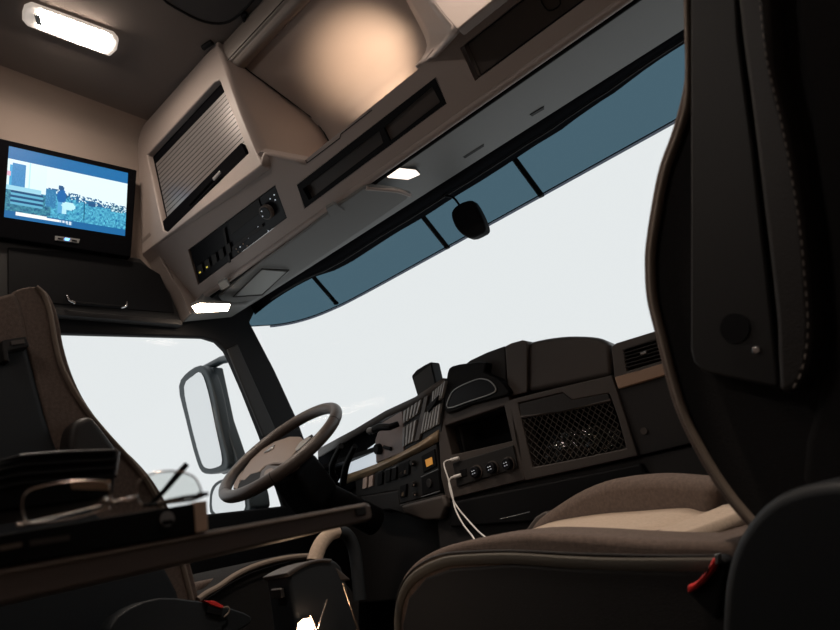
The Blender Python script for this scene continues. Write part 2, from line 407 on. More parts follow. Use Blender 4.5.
# corner cheek towards the driver door
ck = [V((XL, YF, 1.81)), V((XL, 1.205, 1.623)), V((XL,1.36,1.645)), V((XL,1.30,1.60)), U(182,323,x=XL), U(172,300,x=XL), U(152,268,x=XL), U(141,240,x=XL)]
ckr = on_lower(XL+.09, 1)
bm = bmesh.new()
bm_prism([U(182,323,x=XL+.005), U(172,300,x=XL+.005), U(152,268,x=XL+.005), U(141,240,x=XL+.005), V((XL+.005,1.04,1.83)), V((XL+.005,1.21,1.64))], (.07,0,0), bm)
link('corner_cheek', bm, M['beige'], con, bevel=.012)
bm = bm_prism([U(182,323,x=XL+.02), U(230,318,x=XL+.02), V((XL+.02,1.5,1.683)), V((XL+.02,1.2,1.63))], (.12, .0, .012))
link('corner_underside', bm, M['under'], con, bevel=.01)
prism('small_sensor', UL([(259,293),(265,289),(269,291),(262,296)], z=1.655), (0,0,.01), M['dash'], con)
for a, b in (((463,157),(484,145)), ((530,115),(544,108))):
    prism('catch', [U(a[0],a[1],z=1.665), U(b[0],b[1]-1,z=1.665), U(b[0],b[1]+1.5,z=1.665), U(a[0]+2,a[1]+1.5,z=1.665)], (0,0,.006), M['dark'], con)

# radio stack
rd = thing('radio', 'black radio and control panel in the overhead console, round knob at its right end', 'radio', L(238,235))
prism('control_panel', [p - nL*.006 for p in shrink(radio, .004)], -nL*.02, M['blackgl'], rd, bevel=.002, smooth=False)
def Lr(px, py, d=.0): return U(px, py, pl=(A0 + nL*d, nL))
k = link('knob', bm_cyl(Lr(268,211), nL, .025, .016, r2=.024), M['beige_dk'], rd, bevel=.002)
link('knob_cap', bm_cyl(Lr(268,211)+nL*.016, nL, .020, .002), M['blackgl'], k)
prism('display', [p - nL*.004 for p in [L(228,222), L(258,199), L(262,211), L(231,235)]], nL*.002, M['dark'], rd, bevel=.001)
prism('divider', [L(223,229), L(225,228), L(231,262), L(229,263)], nL*.003, M['dash_dk'], rd)
prism('slot_trim', [L(232,247), L(262,224), L(263,227), L(233,250)], nL*.002, M['dash_dk'], rd)
for (a, b, m_) in [(270,199,'icon'),(274,195,'icon'),(275,200,'icon'),(252,234,'icon'),(258,227,'icon'),(268,231,'icon'),(243,244,'dash_tan'),(248,238,'icon'),(236,249,'dash_tan'),(238,252,'dash_tan'),(265,209,'icon'),(247,246,'dash_tan'),(266,214,'icon'),(240,247,'icon')]:
    link('button_mark', bm_cyl(Lr(a, b, .0)+nL*(.0185 if (a,b) in ((265,209),(266,214)) else -.002), nL, .0022, .002, seg=10), M[m_], rd)
for i in range(5):
    a, b = 200+i*7, 271-i*5.2
    bmx = bmesh.new(); c = L(a, b)
    bm_prism([L(a-2.2,b-5), L(a+2.2,b-8), L(a+4,b+1), L(a-.5,b+4.5)], nL*.004, bmx)
    sw = link('rocker_button', bmx, M['dark'], rd, bevel=.001)
    if i < 2: prism('indicator', [L(a-.2,b+.6), L(a+1.2,b-.4), L(a+1.7,b+1), L(a+.3,b+2)], nL*.005, M['icon_y'], sw)

# sun visor flap hanging under the header
sv = prism('sun_visor', UL([(218,297),(236,283),(262,262),(300,235),(335,208),(364,188),(370,186),(398,190),(411,194),(408,199),(372,224),(330,252),(285,282),(255,300),(236,303),(222,302)], z=1.603), (0,0,.012), M['under'], bevel=.005)
prism('vanity_mirror', UL([(236,296),(262,270),(289,272),(262,294)], z=1.598), (0,0,.006), M['under_lt'], sv, bevel=.002)
link('mirror_frame', bm_tube(UL([(233,297),(262,269),(289,270),(262,295)], z=1.598), .002, closed=True), M['dash_dk'], sv)
tube('visor_end', [U(366,188,z=1.603), U(380,189,z=1.604), U(398,191,z=1.605), U(410,195,z=1.606)], .007, M['beige'], sv, smooth_n=3)  # beige stands in for warm lamplight on the visor's rounded end
tag(sv, 'long grey sun visor folded up under the console, its rounded end beside the lamp', 'sun visor')
clip = prism('visor_clip', UL([(326,209),(334,204),(345,211),(331,219)], z=1.597), (0,0,.012), M['under'], bevel=.003)
tag(clip, 'small grey clip on the edge of the sun visor under the slotted panel', 'clip')
clip = prism('visor_clip', UL([(218,284),(226,279),(230,286),(221,291)], z=1.597), (0,0,.012), M['under'], bevel=.003)
tag(clip, 'small grey clip between the radio and the bright corner lamp', 'clip')

# lamps
def lampbox(name, label, pts, z, lens, frame=M['under'], grow=1.15, n=6):
    grow = 1.08
    P = UL(pts, z=z); c = sum(P, V())/len(P)
    t = thing(name, label, 'lamp', c)
    prism('housing', [c + (p-c)*grow + V((0,0,.003)) for p in P], (0,0,.012), frame, t, bevel=.004)
    prism('diffuser', P, (0,0,.01), lens, t, bevel=.002)
    return t
lampbox('reading_lamp', 'bright warm reading lamp in the corner below the radio panel', [(192,307),(200,304),(230,305),(228,311),(196,313)], 1.555, M['rlamp'])
lampbox('reading_lamp', 'soft white reading lamp on the underside beside the end of the sun visor', [(384,174),(390,168),(416,171),(420,175),(408,180),(388,178)], 1.625, M['rlamp2'])
# ceiling lamp
cl = thing('ceiling_lamp', 'lit oblong white interior lamp on the dark ceiling above the television', 'lamp', U(70,30,z=ZC))
P = UL([(22,14),(24,8),(31,5),(76,21),(114,35),(119,41),(117,51),(110,57.5),(67,42),(27,27),(22,21)], z=ZC-.022)
prism('housing', P, (0,0,.02), M['lamp_edge'], cl, bevel=.008)
P = UL([(40,10),(75,22.5),(108,34.5),(112,41),(110,49),(104,53),(68,40),(38,28.5),(36,20)], z=ZC-.026)
prism('diffuser', P, (0,0,.006), M['lamp'], cl, bevel=.002)
prism('switch', UL([(34,15),(40,16),(42,26),(37,25)], z=ZC-.028), (0,0,.01), M['under_lt'], cl, bevel=.002)
# unseen fill lamps, added to brighten seat and dash: passenger ceiling and rear wall
c = (.72,.72,ZC-.02)
t = thing('ceiling_lamp', 'oblong white fill lamp added out of view above the passenger seat', 'lamp', c)
link('housing', bm_box(c, (.05,0,0), (0,.15,0), (0,0,.018)), M['lamp_edge'], t, bevel=.008)
link('diffuser', bm_box((c[0],c[1],c[2]-.02), (.04,0,0), (0,.11,0), (0,0,.004)), M['lamp_fill'], t)
def spot(parent, loc, aim, watt, deg, col=(1,.84,.70)):
    l = bpy.data.lights.new('spot', 'SPOT'); l.energy = watt; l.color = col; l.spot_size = math.radians(deg); l.spot_blend = .9; l.shadow_soft_size = .04
    q = bpy.data.objects.new('spot', l); coll.objects.link(q); q.location = loc
    q.rotation_euler = (V(aim)-V(loc)).to_track_quat('-Z','Y').to_euler(); q.parent = parent; q.matrix_parent_inverse = parent.matrix_world.inverted()
spot(t, (.70,.74,ZC-.06), (.40,1.25,.6), 65, 62)  # extra spot added to brighten the passenger cushion and dash
spot(cl, (-.66,.62,ZC-.06), (-.35,1.05,.7), 30, 60)
c = (.25,-.575,1.95)
t = thing('rear_fill_lamp', 'small fill lamp added out of view on the rear wall', 'lamp', c)
link('housing', bm_box(c, (.09,0,0), (0,.018,0), (0,0,.04)), M['under'], t, bevel=.006)
link('diffuser', bm_box((c[0],c[1]+.02,c[2]), (.075,0,0), (0,.004,0), (0,0,.028)), M['rear_fill'], t)
# roof hatch
hx = prism('roof_hatch', catmull(UL([(140,-40),(160,-4),(183,12),(205,22),(225,23),(240,14),(262,-10),(280,-40)], z=ZC-.012), 3), (0,0,.012), M['hatch'], bevel=.005)
tag(hx, 'dark roof hatch panel with a rounded corner in the ceiling', 'hatch')
bmh = bm_tube(catmull(UL([(140,-40),(160,-4),(183,12),(205,22),(225,23),(240,14),(262,-10)], z=ZC-.014), 3), .004)
link('hatch_seal', bmh, M['black'], hx)
o = link('coat_hook', bm_tube(UL([(246,13),(243,16),(245,21),(249,22)], z=ZC-.012), .008), M['black'])
tag(o, 'small black hook on the ceiling beside the beige beam', 'hook')
o = link('ceiling_clip', bm_tube(UL([(203,48),(207,45),(212,42)], z=ZC-.006), .010), M['black'])
tag(o, 'small black clip where the cupboard top corner meets the ceiling', 'clip')

# shelf lamp hidden behind the shelf lip
o = thing('shelf_lamp', 'warm strip lamp behind the lip of the open shelf, lighting its back', 'lamp', (.14, 1.15, 1.73))
link('diffuser', bm_box((.08,1.145,1.738), (.05,0,0), (0,.012,0), (0,0,.004)), M['shelf'], o)
link('housing', bm_box((.08,1.145,1.728), (.065,0,0), (0,.018,0), (0,0,.006)), M['beige'], o)

ld = bpy.data.lights.new('shelf_spot', 'SPOT'); ld.energy = 24; ld.color = (1,.74,.52); ld.spot_size = math.radians(58); ld.spot_blend = 1; ld.shadow_soft_size = .02
lo = bpy.data.objects.new('spot', ld); coll.objects.link(lo)
lo.location = (.10,1.15,1.775); lo.rotation_euler = (V((-.04,1.33,2.12))-lo.location).to_track_quat('-Z','Y').to_euler()
lo.parent = o; lo.matrix_parent_inverse = o.matrix_world.inverted()
# ================================================================== TELEVISION
tv = thing('television', 'black flat television with a blue and white picture on the left wall', 'television', (XL+.04, .75, 1.98))
XT = -1.01
TL, TR_, BR, BL = UL([(-22,133),(137,170),(131,257),(-22,234)], x=XT)
prism('bezel', [TL, TR_, BR, BL], (-.045,0,0), M['matte'], tv, bevel=.004)
s0, s1, s2, s3 = UL([(9,146),(128,173),(125,236),(4,217)], x=XT+.0015)
def scr(u, v):                                   # picture: house wall on the left, a person on the grass, cars far off
    nzv = noise.noise(V((u*40, v*26, 0))); n2 = noise.noise(V((u*120, v*90, 3)))
    deep = (.02,.16,.38); 
    if v < .17: return (.015,.16+.02*n2,.40)
    if v > .90-.0*u: return (.012,.14,.36)
    c = V((.82,.98,1.0))                         # pale sky
    hor = .50 + .10*u
    if v > hor:                                  # grass
        g = .5+.5*nzv+.5*n2; c = V((.005,.14,.36)).lerp(V((.16,.72,.88)), max(0, min(1, -.1+1.0*g)))
        if v > .62 and u < .35: c = c*.55
    if abs(v-hor) < .05 and u > .32:             # far cars and trees
        if nzv > -.1: c = V((.02,.12,.28))
        if n2 > .25: c = V((.75,.95,1))
    if u < .30 and v < .60:                      # pale wall
        c = V((.78,.97,1.0))
        if .04 < u < .14 and v > .22: c = V((.05,.26,.55)) + V((.02,.05,.08))*n2
        if .015 < u < .035 and v > .25: c = V((.06,.4,.7))
        if .002 < u < .03 and .36 < v < .42: c = V((.8,.45,.6))
        if .16 < u < .17 : c = V((.5,.85,.9))
        if .25 < u < .257 and v > .25 : c = V((.4,.75,.8))
    if u < .26 and .55 < v < .62: c = V((.35,.7,.85))
    if .04 < u < .28 and .62 < v < .80:          # dark steps
        c = V((.01,.08,.20)) if int((v-.62)/.03) % 2 == 0 else V((.12,.45,.65))
    if .30 < u < .38 and .50 < v < .76: c = V((.03,.2,.42)) + V((.1,.3,.3))*max(0, n2)
    if (u-.43)**2/.0014 + (v-.58)**2/.012 < 1: c = V((.01,.14,.42))     # figure torso
    if (u-.42)**2 + (v-.45)**2*.35 < .0005: c = V((.02,.10,.25))
    if .40 < u < .47 and .66 < v < .82: c = V((.10,.40,.70)) if u < .44 else V((.5,.85,.95))
    if (u-.49)**2/.0035 + (v-.70)**2/.0035 < 1: c = V((.55,.90,.95))
    if .615 < u < .63 and .60 < v < .85: c = V((.01,.12,.22))
    if .65 < u < .72 and .60 < v < .65: c = V((.02,.10,.25))
    if .85 < u < .97 and .56 < v < .66: c = V((.02,.12,.22)) if n2 > -.1 else V((.6,.85,.9))
    return tuple(c)
bm = bmesh.new(); NX, NY = 110, 62
cl_ = bm.loops.layers.float_color.new('picture')
g = [[bm.verts.new(s0.lerp(s1, i/NX).lerp(s3.lerp(s2, i/NX), j/NY)) for i in range(NX+1)] for j in range(NY+1)]
for j in range(NY):
    for i in range(NX):
        f = bm.faces.new((g[j][i], g[j][i+1], g[j+1][i+1], g[j+1][i])); c = scr((i+.5)/NX, (j+.5)/NY)
        u_, v_ = (i+.5)/NX, (j+.5)/NY
        if .08 < u_ < .53 and .905+.02*u_ < v_ < .95+.02*u_: c = (.95,1,1) if u_ < .42 else ((.7,.8,.9) if i % 3 else (.1,.3,.5))
        for lp in f.loops: lp[cl_] = (*[max(0, q) for q in c], 1)
ms = bpy.data.materials.new('tv_picture'); ms.use_nodes = True; nt = ms.node_tree; b = nt.nodes['Principled BSDF']
at = nt.nodes.new('ShaderNodeVertexColor'); at.layer_name = 'picture'
b.inputs['Base Color'].default_value = (.01,.01,.01,1); b.inputs['Roughness'].default_value = .45; b.inputs['Specular IOR Level'].default_value = .1
nt.links.new(at.outputs[0], b.inputs['Emission Color']); b.inputs['Emission Strength'].default_value = 1.05
link('screen', bm, ms, tv, smooth=False)
lg = prism('badge', UL([(55,235.5),(80,239),(79,243),(55,240)], x=XT+.004), (-.004,0,0), M['silver'], tv, bevel=.001)
prism('power_light', UL([(65,237.8),(70,238.6),(69,240.6),(65,240)], x=XT+.006), (-.003,0,0), M['blueled'], lg)
prism('badge_print', UL([(58,237.5),(63,238.2),(63,239.5),(58,238.8)], x=XT+.006), (-.003,0,0), M['black'], lg)
prism('badge_print', UL([(72,239.5),(77,240.2),(77,241.5),(72,240.8)], x=XT+.006), (-.003,0,0), M['black'], lg)
# locker below
lk = thing('wall_locker', 'black wall locker with a pull handle below the television', 'locker', (XL+.03, .75, 1.5))
prism('body', UL([(-60,232),(140,258),(158,275),(170,292),(177,308),(182,322),(60,312),(-60,303)], x=-1.035), (-.033,0,0), M['dark'], lk, bevel=.006)
prism('door', UL([(8,247),(70,252),(140,262),(160,274),(172,300),(175,313),(60,304),(8,300)], x=-1.03), (-.006,0,0), M['black'], lk, bevel=.004)
prism('bottom_ledge', UL([(-60,301),(60,309),(182,320.5),(183,325),(60,315),(-60,307)], x=-1.03), (-.035,0,0), M['dash_dk'], lk, bevel=.003)
hd = tube('handle', UL([(67,296),(72,302),(98,305),(122,307),(127,305)], x=-1.012), .006, M['black'], lk, smooth_n=4)
tube('handle_end', UL([(67,295),(69,300),(75,303)], x=-1.003), .0035, M['chrome'], hd, smooth_n=3)
tube('handle_end', UL([(127,302),(126,306),(121,308)], x=-1.003), .0035, M['chrome'], hd, smooth_n=3)

# ================================================================== OUTSIDE: tinted visor and mirrors
ev = thing('exterior_sun_shield', 'blue tinted see-through sun shield in panels outside the windscreen top', 'sun shield', (0, 1.85, 1.66))
half = [(-1.13,1.50,1.605),(-1.115,1.57,1.612),(-1.09,1.64,1.618),(-1.05,1.71,1.628),(-.99,1.775,1.642),(-.91,1.82,1.655),(-.80,1.84,1.660),(-.5,1.85,1.6634)]
low = catmull([V(p) for p in half] + [V((-p[0], p[1], p[2])) for p in reversed(half)], 5)
top = [V((p.x*.97, p.y-.07, p.z+.26)) for p in low]
mid = [a.lerp(b, .5) + V((0,.03,0)) for a, b in zip(low, top)]
loft('tinted_panel', [low, mid, top], M['tint'], ev, thick=0)
tube('rim_strip', [p + V((0,.0,-.006)) for p in low[8:-8]], .005, M['tint2'], ev)
tube('rim_strip', low, .0022, M['black'], ev)
for px_b, px_t in (((336,303),(310,273)), ((447,247),(420,213)), ((541,195),(505,146))):
    b = U(*px_b, y=1.845); t_ = U(*px_t, y=1.72)
    tube('strut', [b, t_], .007, M['black'], ev, flat=1.6, up=(1,0,0))
    link('strut_foot', bm_box(b, (.009,0,0), (0,.009,0), (0,0,.007)), M['black'], ev, bevel=.003)
for sx in (.91,):
    tube('strut', [V((sx,1.82,1.655)), V((sx,1.70,1.80))], .007, M['black'], ev, flat=1.6, up=(1,0,0))
mt = thing('door_mirror', 'tall dark framed exterior mirror seen through the driver window', 'mirror', (-1.45,1.45,1.05))
YM = 1.42
out = catmull(UL([(178,386),(189,370),(203,366),(212,385),(221,430),(228,462),(222,471),(204,474),(196,462),(185,420)], y=YM), 3, True)
prism('housing', out, (.0,.05,0), M['mirhouse'], mt, bevel=.01)
prism('mirror_glass', catmull(UL([(184,387),(193,376),(201,373),(208,392),(216,430),(222,460),(217,467),(206,468),(200,458),(190,420)], y=YM-.004), 3, True), (0,.003,0), M['mirror'], mt)
tube('mirror_arm', [U(205,369,y=YM+.06), U(222,360,y=YM+.06), U(232,358,y=YM+.03)], .018, M['mirhouse'], mt)
tube('mirror_arm', [U(224,470,y=YM+.06), U(243,464,y=YM+.06), U(262,462,y=YM+.03)], .018, M['mirhouse'], mt)
prism('mirror_spine', UL([(202,369),(213,367),(224,420),(238,462),(228,470),(216,462)], y=YM+.03), (.0,.05,0), M['mirhouse'], mt, bevel=.006)
m2 = thing('wide_angle_mirror', 'smaller rounded exterior mirror below the tall one, behind the steering wheel', 'mirror', (-1.4,1.45,.9))
out = catmull(UL([(209,500),(212,486),(222,479),(240,477),(247,490),(247,515),(213,517)], y=YM), 3, True)
prism('housing', out, (.02,.08,0), M['mirhouse'], m2, bevel=.006)
prism('mirror_glass', catmull(UL([(212,500),(215,488),(223,482),(238,480),(243,490),(243,513),(216,514)], y=YM-.004), 3, True), (0,.003,0), M['mirror'], m2)

# camera pod on windscreen
pod = thing('windscreen_sensor', 'small black rounded pod hanging at the top centre of the windscreen', 'sensor', U(468,218,y=1.62))
prism('pod_body', catmull(UL([(451,212),(458,204),(469,200),(474,203),(481,216),(485,229),(480,234),(469,238),(459,232),(453,223)], y=1.60), 3, True), (0,.035,0), M['black'], pod, bevel=.008)
tube('pod_arm', [U(441,196,y=1.63), U(452,197,y=1.62), U(458,203,y=1.62), U(462,210,y=1.62)], .004, M['black'], pod, smooth_n=4)

# ================================================================== DASHBOARD
db = thing('dashboard', 'dark brown truck dashboard with centre stack, vents and switch panels', 'dashboard', (0, 1.75, 0))
YS = 1.60
def S(px, py, d=0): return U(px, py, y=YS-d)
# main dark body
pA = U(443,410,y=1.585); dV = V((-.42,.105,0)).normalized(); nV = V((dV.y,-dV.x,0)); nV = -nV if nV.y > 0 else nV
def D(px, py, d=0): return U(px, py, pl=(pA + nV*d, nV))
body = [V((-1.06,1.80,.40)), V((-1.06,1.80,1.0)), V((-1.06,1.9,1.0)), V((-1.06,1.9,.40))]
bq = [V((XL+.01,1.84,.42)), V((-.60,1.755,.42)), V((-.235,1.665,.42)), V((-.20,1.765,.42)), V((.34,1.765,.42)), V((.36,1.66,.42)), V((1.06,1.66,.42)), V((1.06,1.72,.42)), V((.6,1.90,.42)), V((0,1.92,.42)), V((-.6,1.90,.42)), V((XL+.01,1.86,.42))]
link('main_body', bm_prism(bq, (0,0,.56)), M['dash_dk'], db, bevel=.01)
# centre stack
holes = [UL([(443,424),(505,405),(513,442),(450,455)], y=YS)]
stack = UL([(437,412),(508,394),(520,440),(525,480),(446,500),(441,478)], y=YS)
plate('centre_stack', stack, [UL([(445,426),(504,406),(512,441),(452,455)], y=YS)], (0,.05,0), M['dash'], db, bevel=.004)
# niche interior
bm = bmesh.new(); nf = UL([(444,425),(505,405),(513,442),(451,456)], y=YS+.004); nk = [p.lerp(sum(nf,V())/4, .08) + V((0,.13,0)) for p in nf]
va = [bm.verts.new(p) for p in nf]; vb = [bm.verts.new(p) for p in nk]
bm.faces.new(vb)
for i in range(4): bm.faces.new((va[i], va[(i+1)%4], vb[(i+1)%4], vb[i]))
o = link('niche', bm, M['black'], db); sm = o.modifiers.new('t', 'SOLIDIFY'); sm.thickness = .004
# knobs panel
kp = prism('climate_panel', [S(a,b,.006) for a, b in [(452,463),(513,445),(518,468),(457,487)]], (0,.006,0), M['dark'], db, bevel=.003)
for (a, b) in ((477,472),(493,468),(509,464)):
    c = S(a, b, .006)
    kr = link('knob_ring', bm_cyl(c, (0,-1,0), .0215, .004), M['dash'], kp, bevel=.001)
    kb = link('climate_knob', bm_cyl(c+V((0,-.004,0)), (0,-1,0), .0185, .014, r2=.016), M['blackgl'], kp, bevel=.002)
    for dx, dz in ((-.005,.004),(.003,.005),(-.004,-.004),(.004,-.003)):
        link('knob_mark', bm_box(c+V((dx,-.0185,dz)), (.0018,0,0), (0,.0005,0), (0,0,.0009)), M['icon'], kp)
prism('socket', [S(a,b,.008) for a, b in [(459,470),(466,468),(467,476),(460,478)]], (0,.006,0), M['black'], kp, bevel=.002)
# net compartment
fo = UL([(508,400),(560,387),(612,375),(626,418),(638,456),(580,469),(525,481),(515,440)], y=YS)
fi = UL([(518,403),(563,392.5),(573,400),(609,393),(618,418),(626,448),(580,458),(533,467),(525,434)], y=YS)
plate('net_frame', fo, [fi], (0,.06,0), M['dash'], db, bevel=.004)
prism('compartment_back', [p + V((0,.10,0)) for p in UL([(505,395),(612,368),(632,455),(525,475)], y=YS)], (0,.01,0), M['black'], db)
prism('compartment_floor', [V((-.0,YS+.01,.735)), V((.33,YS+.01,.735)), V((.33,YS+.11,.75)), V((0,YS+.11,.75))], (0,0,-.01), M['dark'], db)
prism('pocket_slot', [S(a,b,.001) for a, b in [(519,404),(563,393),(572,400),(608,393.5),(610,400),(560,412),(521,416)]], (0,.02,0), M['dash_dk'], db, bevel=.002)
tube('net_bar', [S(521,417,-.002), S(565,410,-.004), S(611,400,-.002)], .004, M['dash'], db)
bm = bmesh.new(); q0, q1, q2, q3 = [S(a, b, -.004) for a, b in ((521,418),(611,401),(626,448),(533,467))]
def Q(u, v): return q0.lerp(q1, u).lerp(q3.lerp(q2, u), v) + V((0, .012*math.sin(math.pi*u)*math.sin(math.pi*v), 0))
NN = 15
for i in range(-6, NN+1):
    for s_ in (0, 1):
        pts = []
        for j in range(13):
            v_ = j/12; u_ = (i + 6*v_)/NN if s_ == 0 else (i + 6*(1-v_))/NN
            if 0 <= u_ <= 1: pts.append(Q(u_, v_))
        if len(pts) > 1: bm_tube(pts, .0013, bm, seg=5)
link('elastic_net', bm, M['net'], db)
# stack upper: screen pod, panels, hump
prism('upper_panel', [U(a,b,y=YS+.02) for a, b in [(446,382),(460,368),(470,360),(487,352),(505,345.5),(507,395),(445,415)]], (0,.16,0), M['dash_dk'], db, bevel=.006)
prism('upper_column', [U(a,b,y=YS+.01) for a, b in [(505,346),(511,343),(522,340),(527,341),(527,392),(508,397)]], (0,.16,0), M['dash'], db, bevel=.004)
hp = catmull(UL([(527.5,342),(545,338),(566,335.5),(590,336),(603,339),(610,345)], y=YS+.02), 3) + UL([(611.5,376),(527.5,392)], y=YS+.02)
prism('dash_hood', hp, (0,.20,-.02), M['dash'], db, bevel=.018, ang=50)
# display pocket with silver outline
dpk = prism('pocket_bezel', catmull(UL([(447,373),(452,366),(468,363),(486,362),(484,372),(497,378),(508,390),(505,396),(470,405),(447,414),(444,400)], y=YS-.015), 2, True), (0,.05,0), M['black'], db, bevel=.006)
sil = catmull(UL([(448,408),(450,396),(457,388),(475,380),(484,379),(491,382),(496,389),(491,394),(470,401)], y=YS-.017), 3, True)
link('bezel_ring', bm_tube(sil, .0022, closed=True), M['silver'], dpk)
prism('pocket_glass', [p + V((0,.001,0)) for p in sil], (0,.004,0), M['blackgl'], dpk)
# driver-side curved fascia: top strip, cluster, vents, switches
ts = [D(443,378), D(415,397), D(385,411), D(355,429), D(340,437), D(318,449)]
te = [D(443,388), D(415,404), D(385,418), D(355,436), D(340,445), D(318,457)]
loft('top_strip', [[p - nV*.05 + V((0,0,-.005)) for p in ts], ts, te], M['ventgrey'] if False else M['dash'], db, thick=.012)
ho = prism('cluster_hood', [D(a,b,-.03) for a, b in [(318,455),(340,443),(376,424),(380,470),(350,490),(318,505)]], -nV*.025, M['matte'], db)
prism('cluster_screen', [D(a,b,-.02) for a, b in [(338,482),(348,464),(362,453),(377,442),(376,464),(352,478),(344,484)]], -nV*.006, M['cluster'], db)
prism('lever_panel', [D(a,b,0) for a, b in [(381,423),(402,411),(404,452),(376,463),(375,440)]], -nV*.03, M['pink'], db, bevel=.003)
# vents
vn = prism('vent_housing', [D(a,b,-.004) for a, b in [(400,410),(445,379),(441,432),(401,453)]], -nV*.03, M['dark'], db, bevel=.003)
def vent(c4, n):
    bm = bmesh.new(); a, b, c, d = [D(*p, .006) for p in c4]
    for i in range(n):
        t0, t1 = (i+.12)/n, (i+.72)/n
        bm_prism([a.lerp(b,t0), a.lerp(b,t1), d.lerp(c,t1), d.lerp(c,t0)], -nV*.012, bm)
    return link('vent_slats', bm, M['ventgrey'], vn, bevel=.001, seg=1)
vent([(403,411),(422,399),(418,413),(402,424)], 5)
vent([(402,428),(417,419),(413,441),(402,447)], 4)
vent([(432,392),(446,380),(442,397),(431,406)], 5)
vent([(424,413),(441,403),(438,424),(420,434)], 6)
prism('vent_divider', [D(a,b,.004) for a, b in [(424,397),(428,395),(419,440),(414,442)]], -nV*.012, M['dash'], vn, bevel=.002)
prism('vent_thumbwheel', [D(a,b,.012) for a, b in [(425,408),(438,395),(436,402),(428,413)]], -nV*.014, M['black'], vn, bevel=.003)
tube('parking_lever', [D(398,424,.02), D(390,427,.05), D(380,427,.06), D(371,431,.065)], [.010,.012,.014,.013], M['black'], db, smooth_n=0)
tube('parking_lever_tip', [D(374,430,.066), D(369,431,.067)], .0125, M['dash'], db)
link('round_knob', bm_cyl(D(380,449,.0), nV, .021, .02, r2=.018), M['black'], db, bevel=.003)
tube('knob_stem', [D(384,447,.004), D(391,449,.004)], .007, M['black'], db)
# bronze trim
ta = [D(348,474), D(360,470), D(376,464), D(400,453), D(420,442), D(438,430)]
tb_ = [D(346,484), D(360,479), D(376,473), D(400,462), D(420,452), D(438,442)]
loft('bronze_trim', [ta, [a.lerp(b,.5)+nV*.008 for a, b in zip(ta, tb_)], tb_], M['wood'], db, thick=-.012)
# switch panel
swp = prism('switch_panel', [D(a,b,-.002) for a, b in [(355,477),(380,470),(402,461),(436,444),(441,492),(400,504),(398,490),(356,497)]], -nV*.03, M['dark'], db, bevel=.003)
def sw(a, b, w, h, m, name='switch', tilt=0):
    return prism(name, [D(a-w,b-h+w*.35,.006), D(a+w,b-h-w*.35,.006), D(a+w-.8,b+h-w*.3,.006), D(a-w-.8,b+h+w*.3,.006)], -nV*.01, m, swp, bevel=.0012)
sw(365,483,2.0,5.5,M['sticker']); sw(371,481,2.0,5.5,M['sticker'])
sw(380,479,2.3,6,M['black']); sw(388,476,2.3,6,M['black']); sw(394,474,2.3,6,M['black'])
for a, b in ((380,471.5),(388,469.5),(394,467.5)): sw(a, b, 2.2, .4, M['silver'], 'switch_edge')
sw(402,470,3,7,M['black']); sw(407,468,2,7,M['black'])
for a, b in ((401,473.5),(405,472)): sw(a, b, 1.3, 2, M['wood'], 'switch_mark')
sw(403,491,3,6,M['black']); sw(403,494,1.2,2.4,M['wood'], 'switch_mark')
for a, b, r in ((414,463,.011),(415,484,.010),(416,494,.008)):
    kk = link('rotary_switch', bm_cyl(D(a,b), nV, r, .014, r2=r*.8), M['dark'], swp, bevel=.002)
    link('switch_mark', bm_cyl(D(a-1,b+1,.0145), nV, .002, .001, seg=8), M['sticker'], swp)
prism('tachograph_bezel', [D(a,b,.004) for a, b in [(421,456),(434,449),(436,466),(423,473)]], -nV*.01, M['black'], swp, bevel=.002)
prism('amber_display', [D(a,b,.006) for a, b in [(425,460),(431.5,457),(432.5,464),(426.5,467)]], -nV*.004, M['amber'], swp)
prism('lighter_panel', [D(a,b,.004) for a, b in [(421,478),(438,470),(440,490),(422,496)]], -nV*.01, M['black'], swp, bevel=.003)
link('lighter_socket', bm_cyl(D(430,483,.004), nV, .014, .006), M['dash_dk'], swp, bevel=.002)
tube('panel_edge', [D(421,477,.006), D(438,469,.006)], .0012, M['silver'], swp)
tube('panel_edge', [D(421,497,.006), D(440,491,.006)], .0012, M['silver'], swp)
# lower fascia
prism('knee_panel', [D(a,b,.0) for a, b in [(356,497),(398,490),(400,504),(441,493),(446,503),(440,518),(425,522),(390,510),(372,512)]], -nV*.03, M['dash_dk'], db, bevel=.008)
prism('knee_corner', [D(a,b,.02) for a, b in [(400,506),(442,495),(446,506),(440,520),(425,521),(404,514)]], -nV*.03, M['hub'] if False else M['dash'], db, bevel=.01)
prism('lower_fascia', [U(a,b,y=YS+.02) for a, b in [(442,498),(525,481),(638,457),(700,443),(720,470),(700,540),(440,560),(436,520)]], (0,.1,0), M['dash_dk'], db, bevel=.01)
prism('lower_black_panel', [U(a,b,y=YS-.0) for a, b in [(446,503),(640,463),(650,480),(560,520),(450,528)]], (0,.1,0), M['black'], db, bevel=.008)
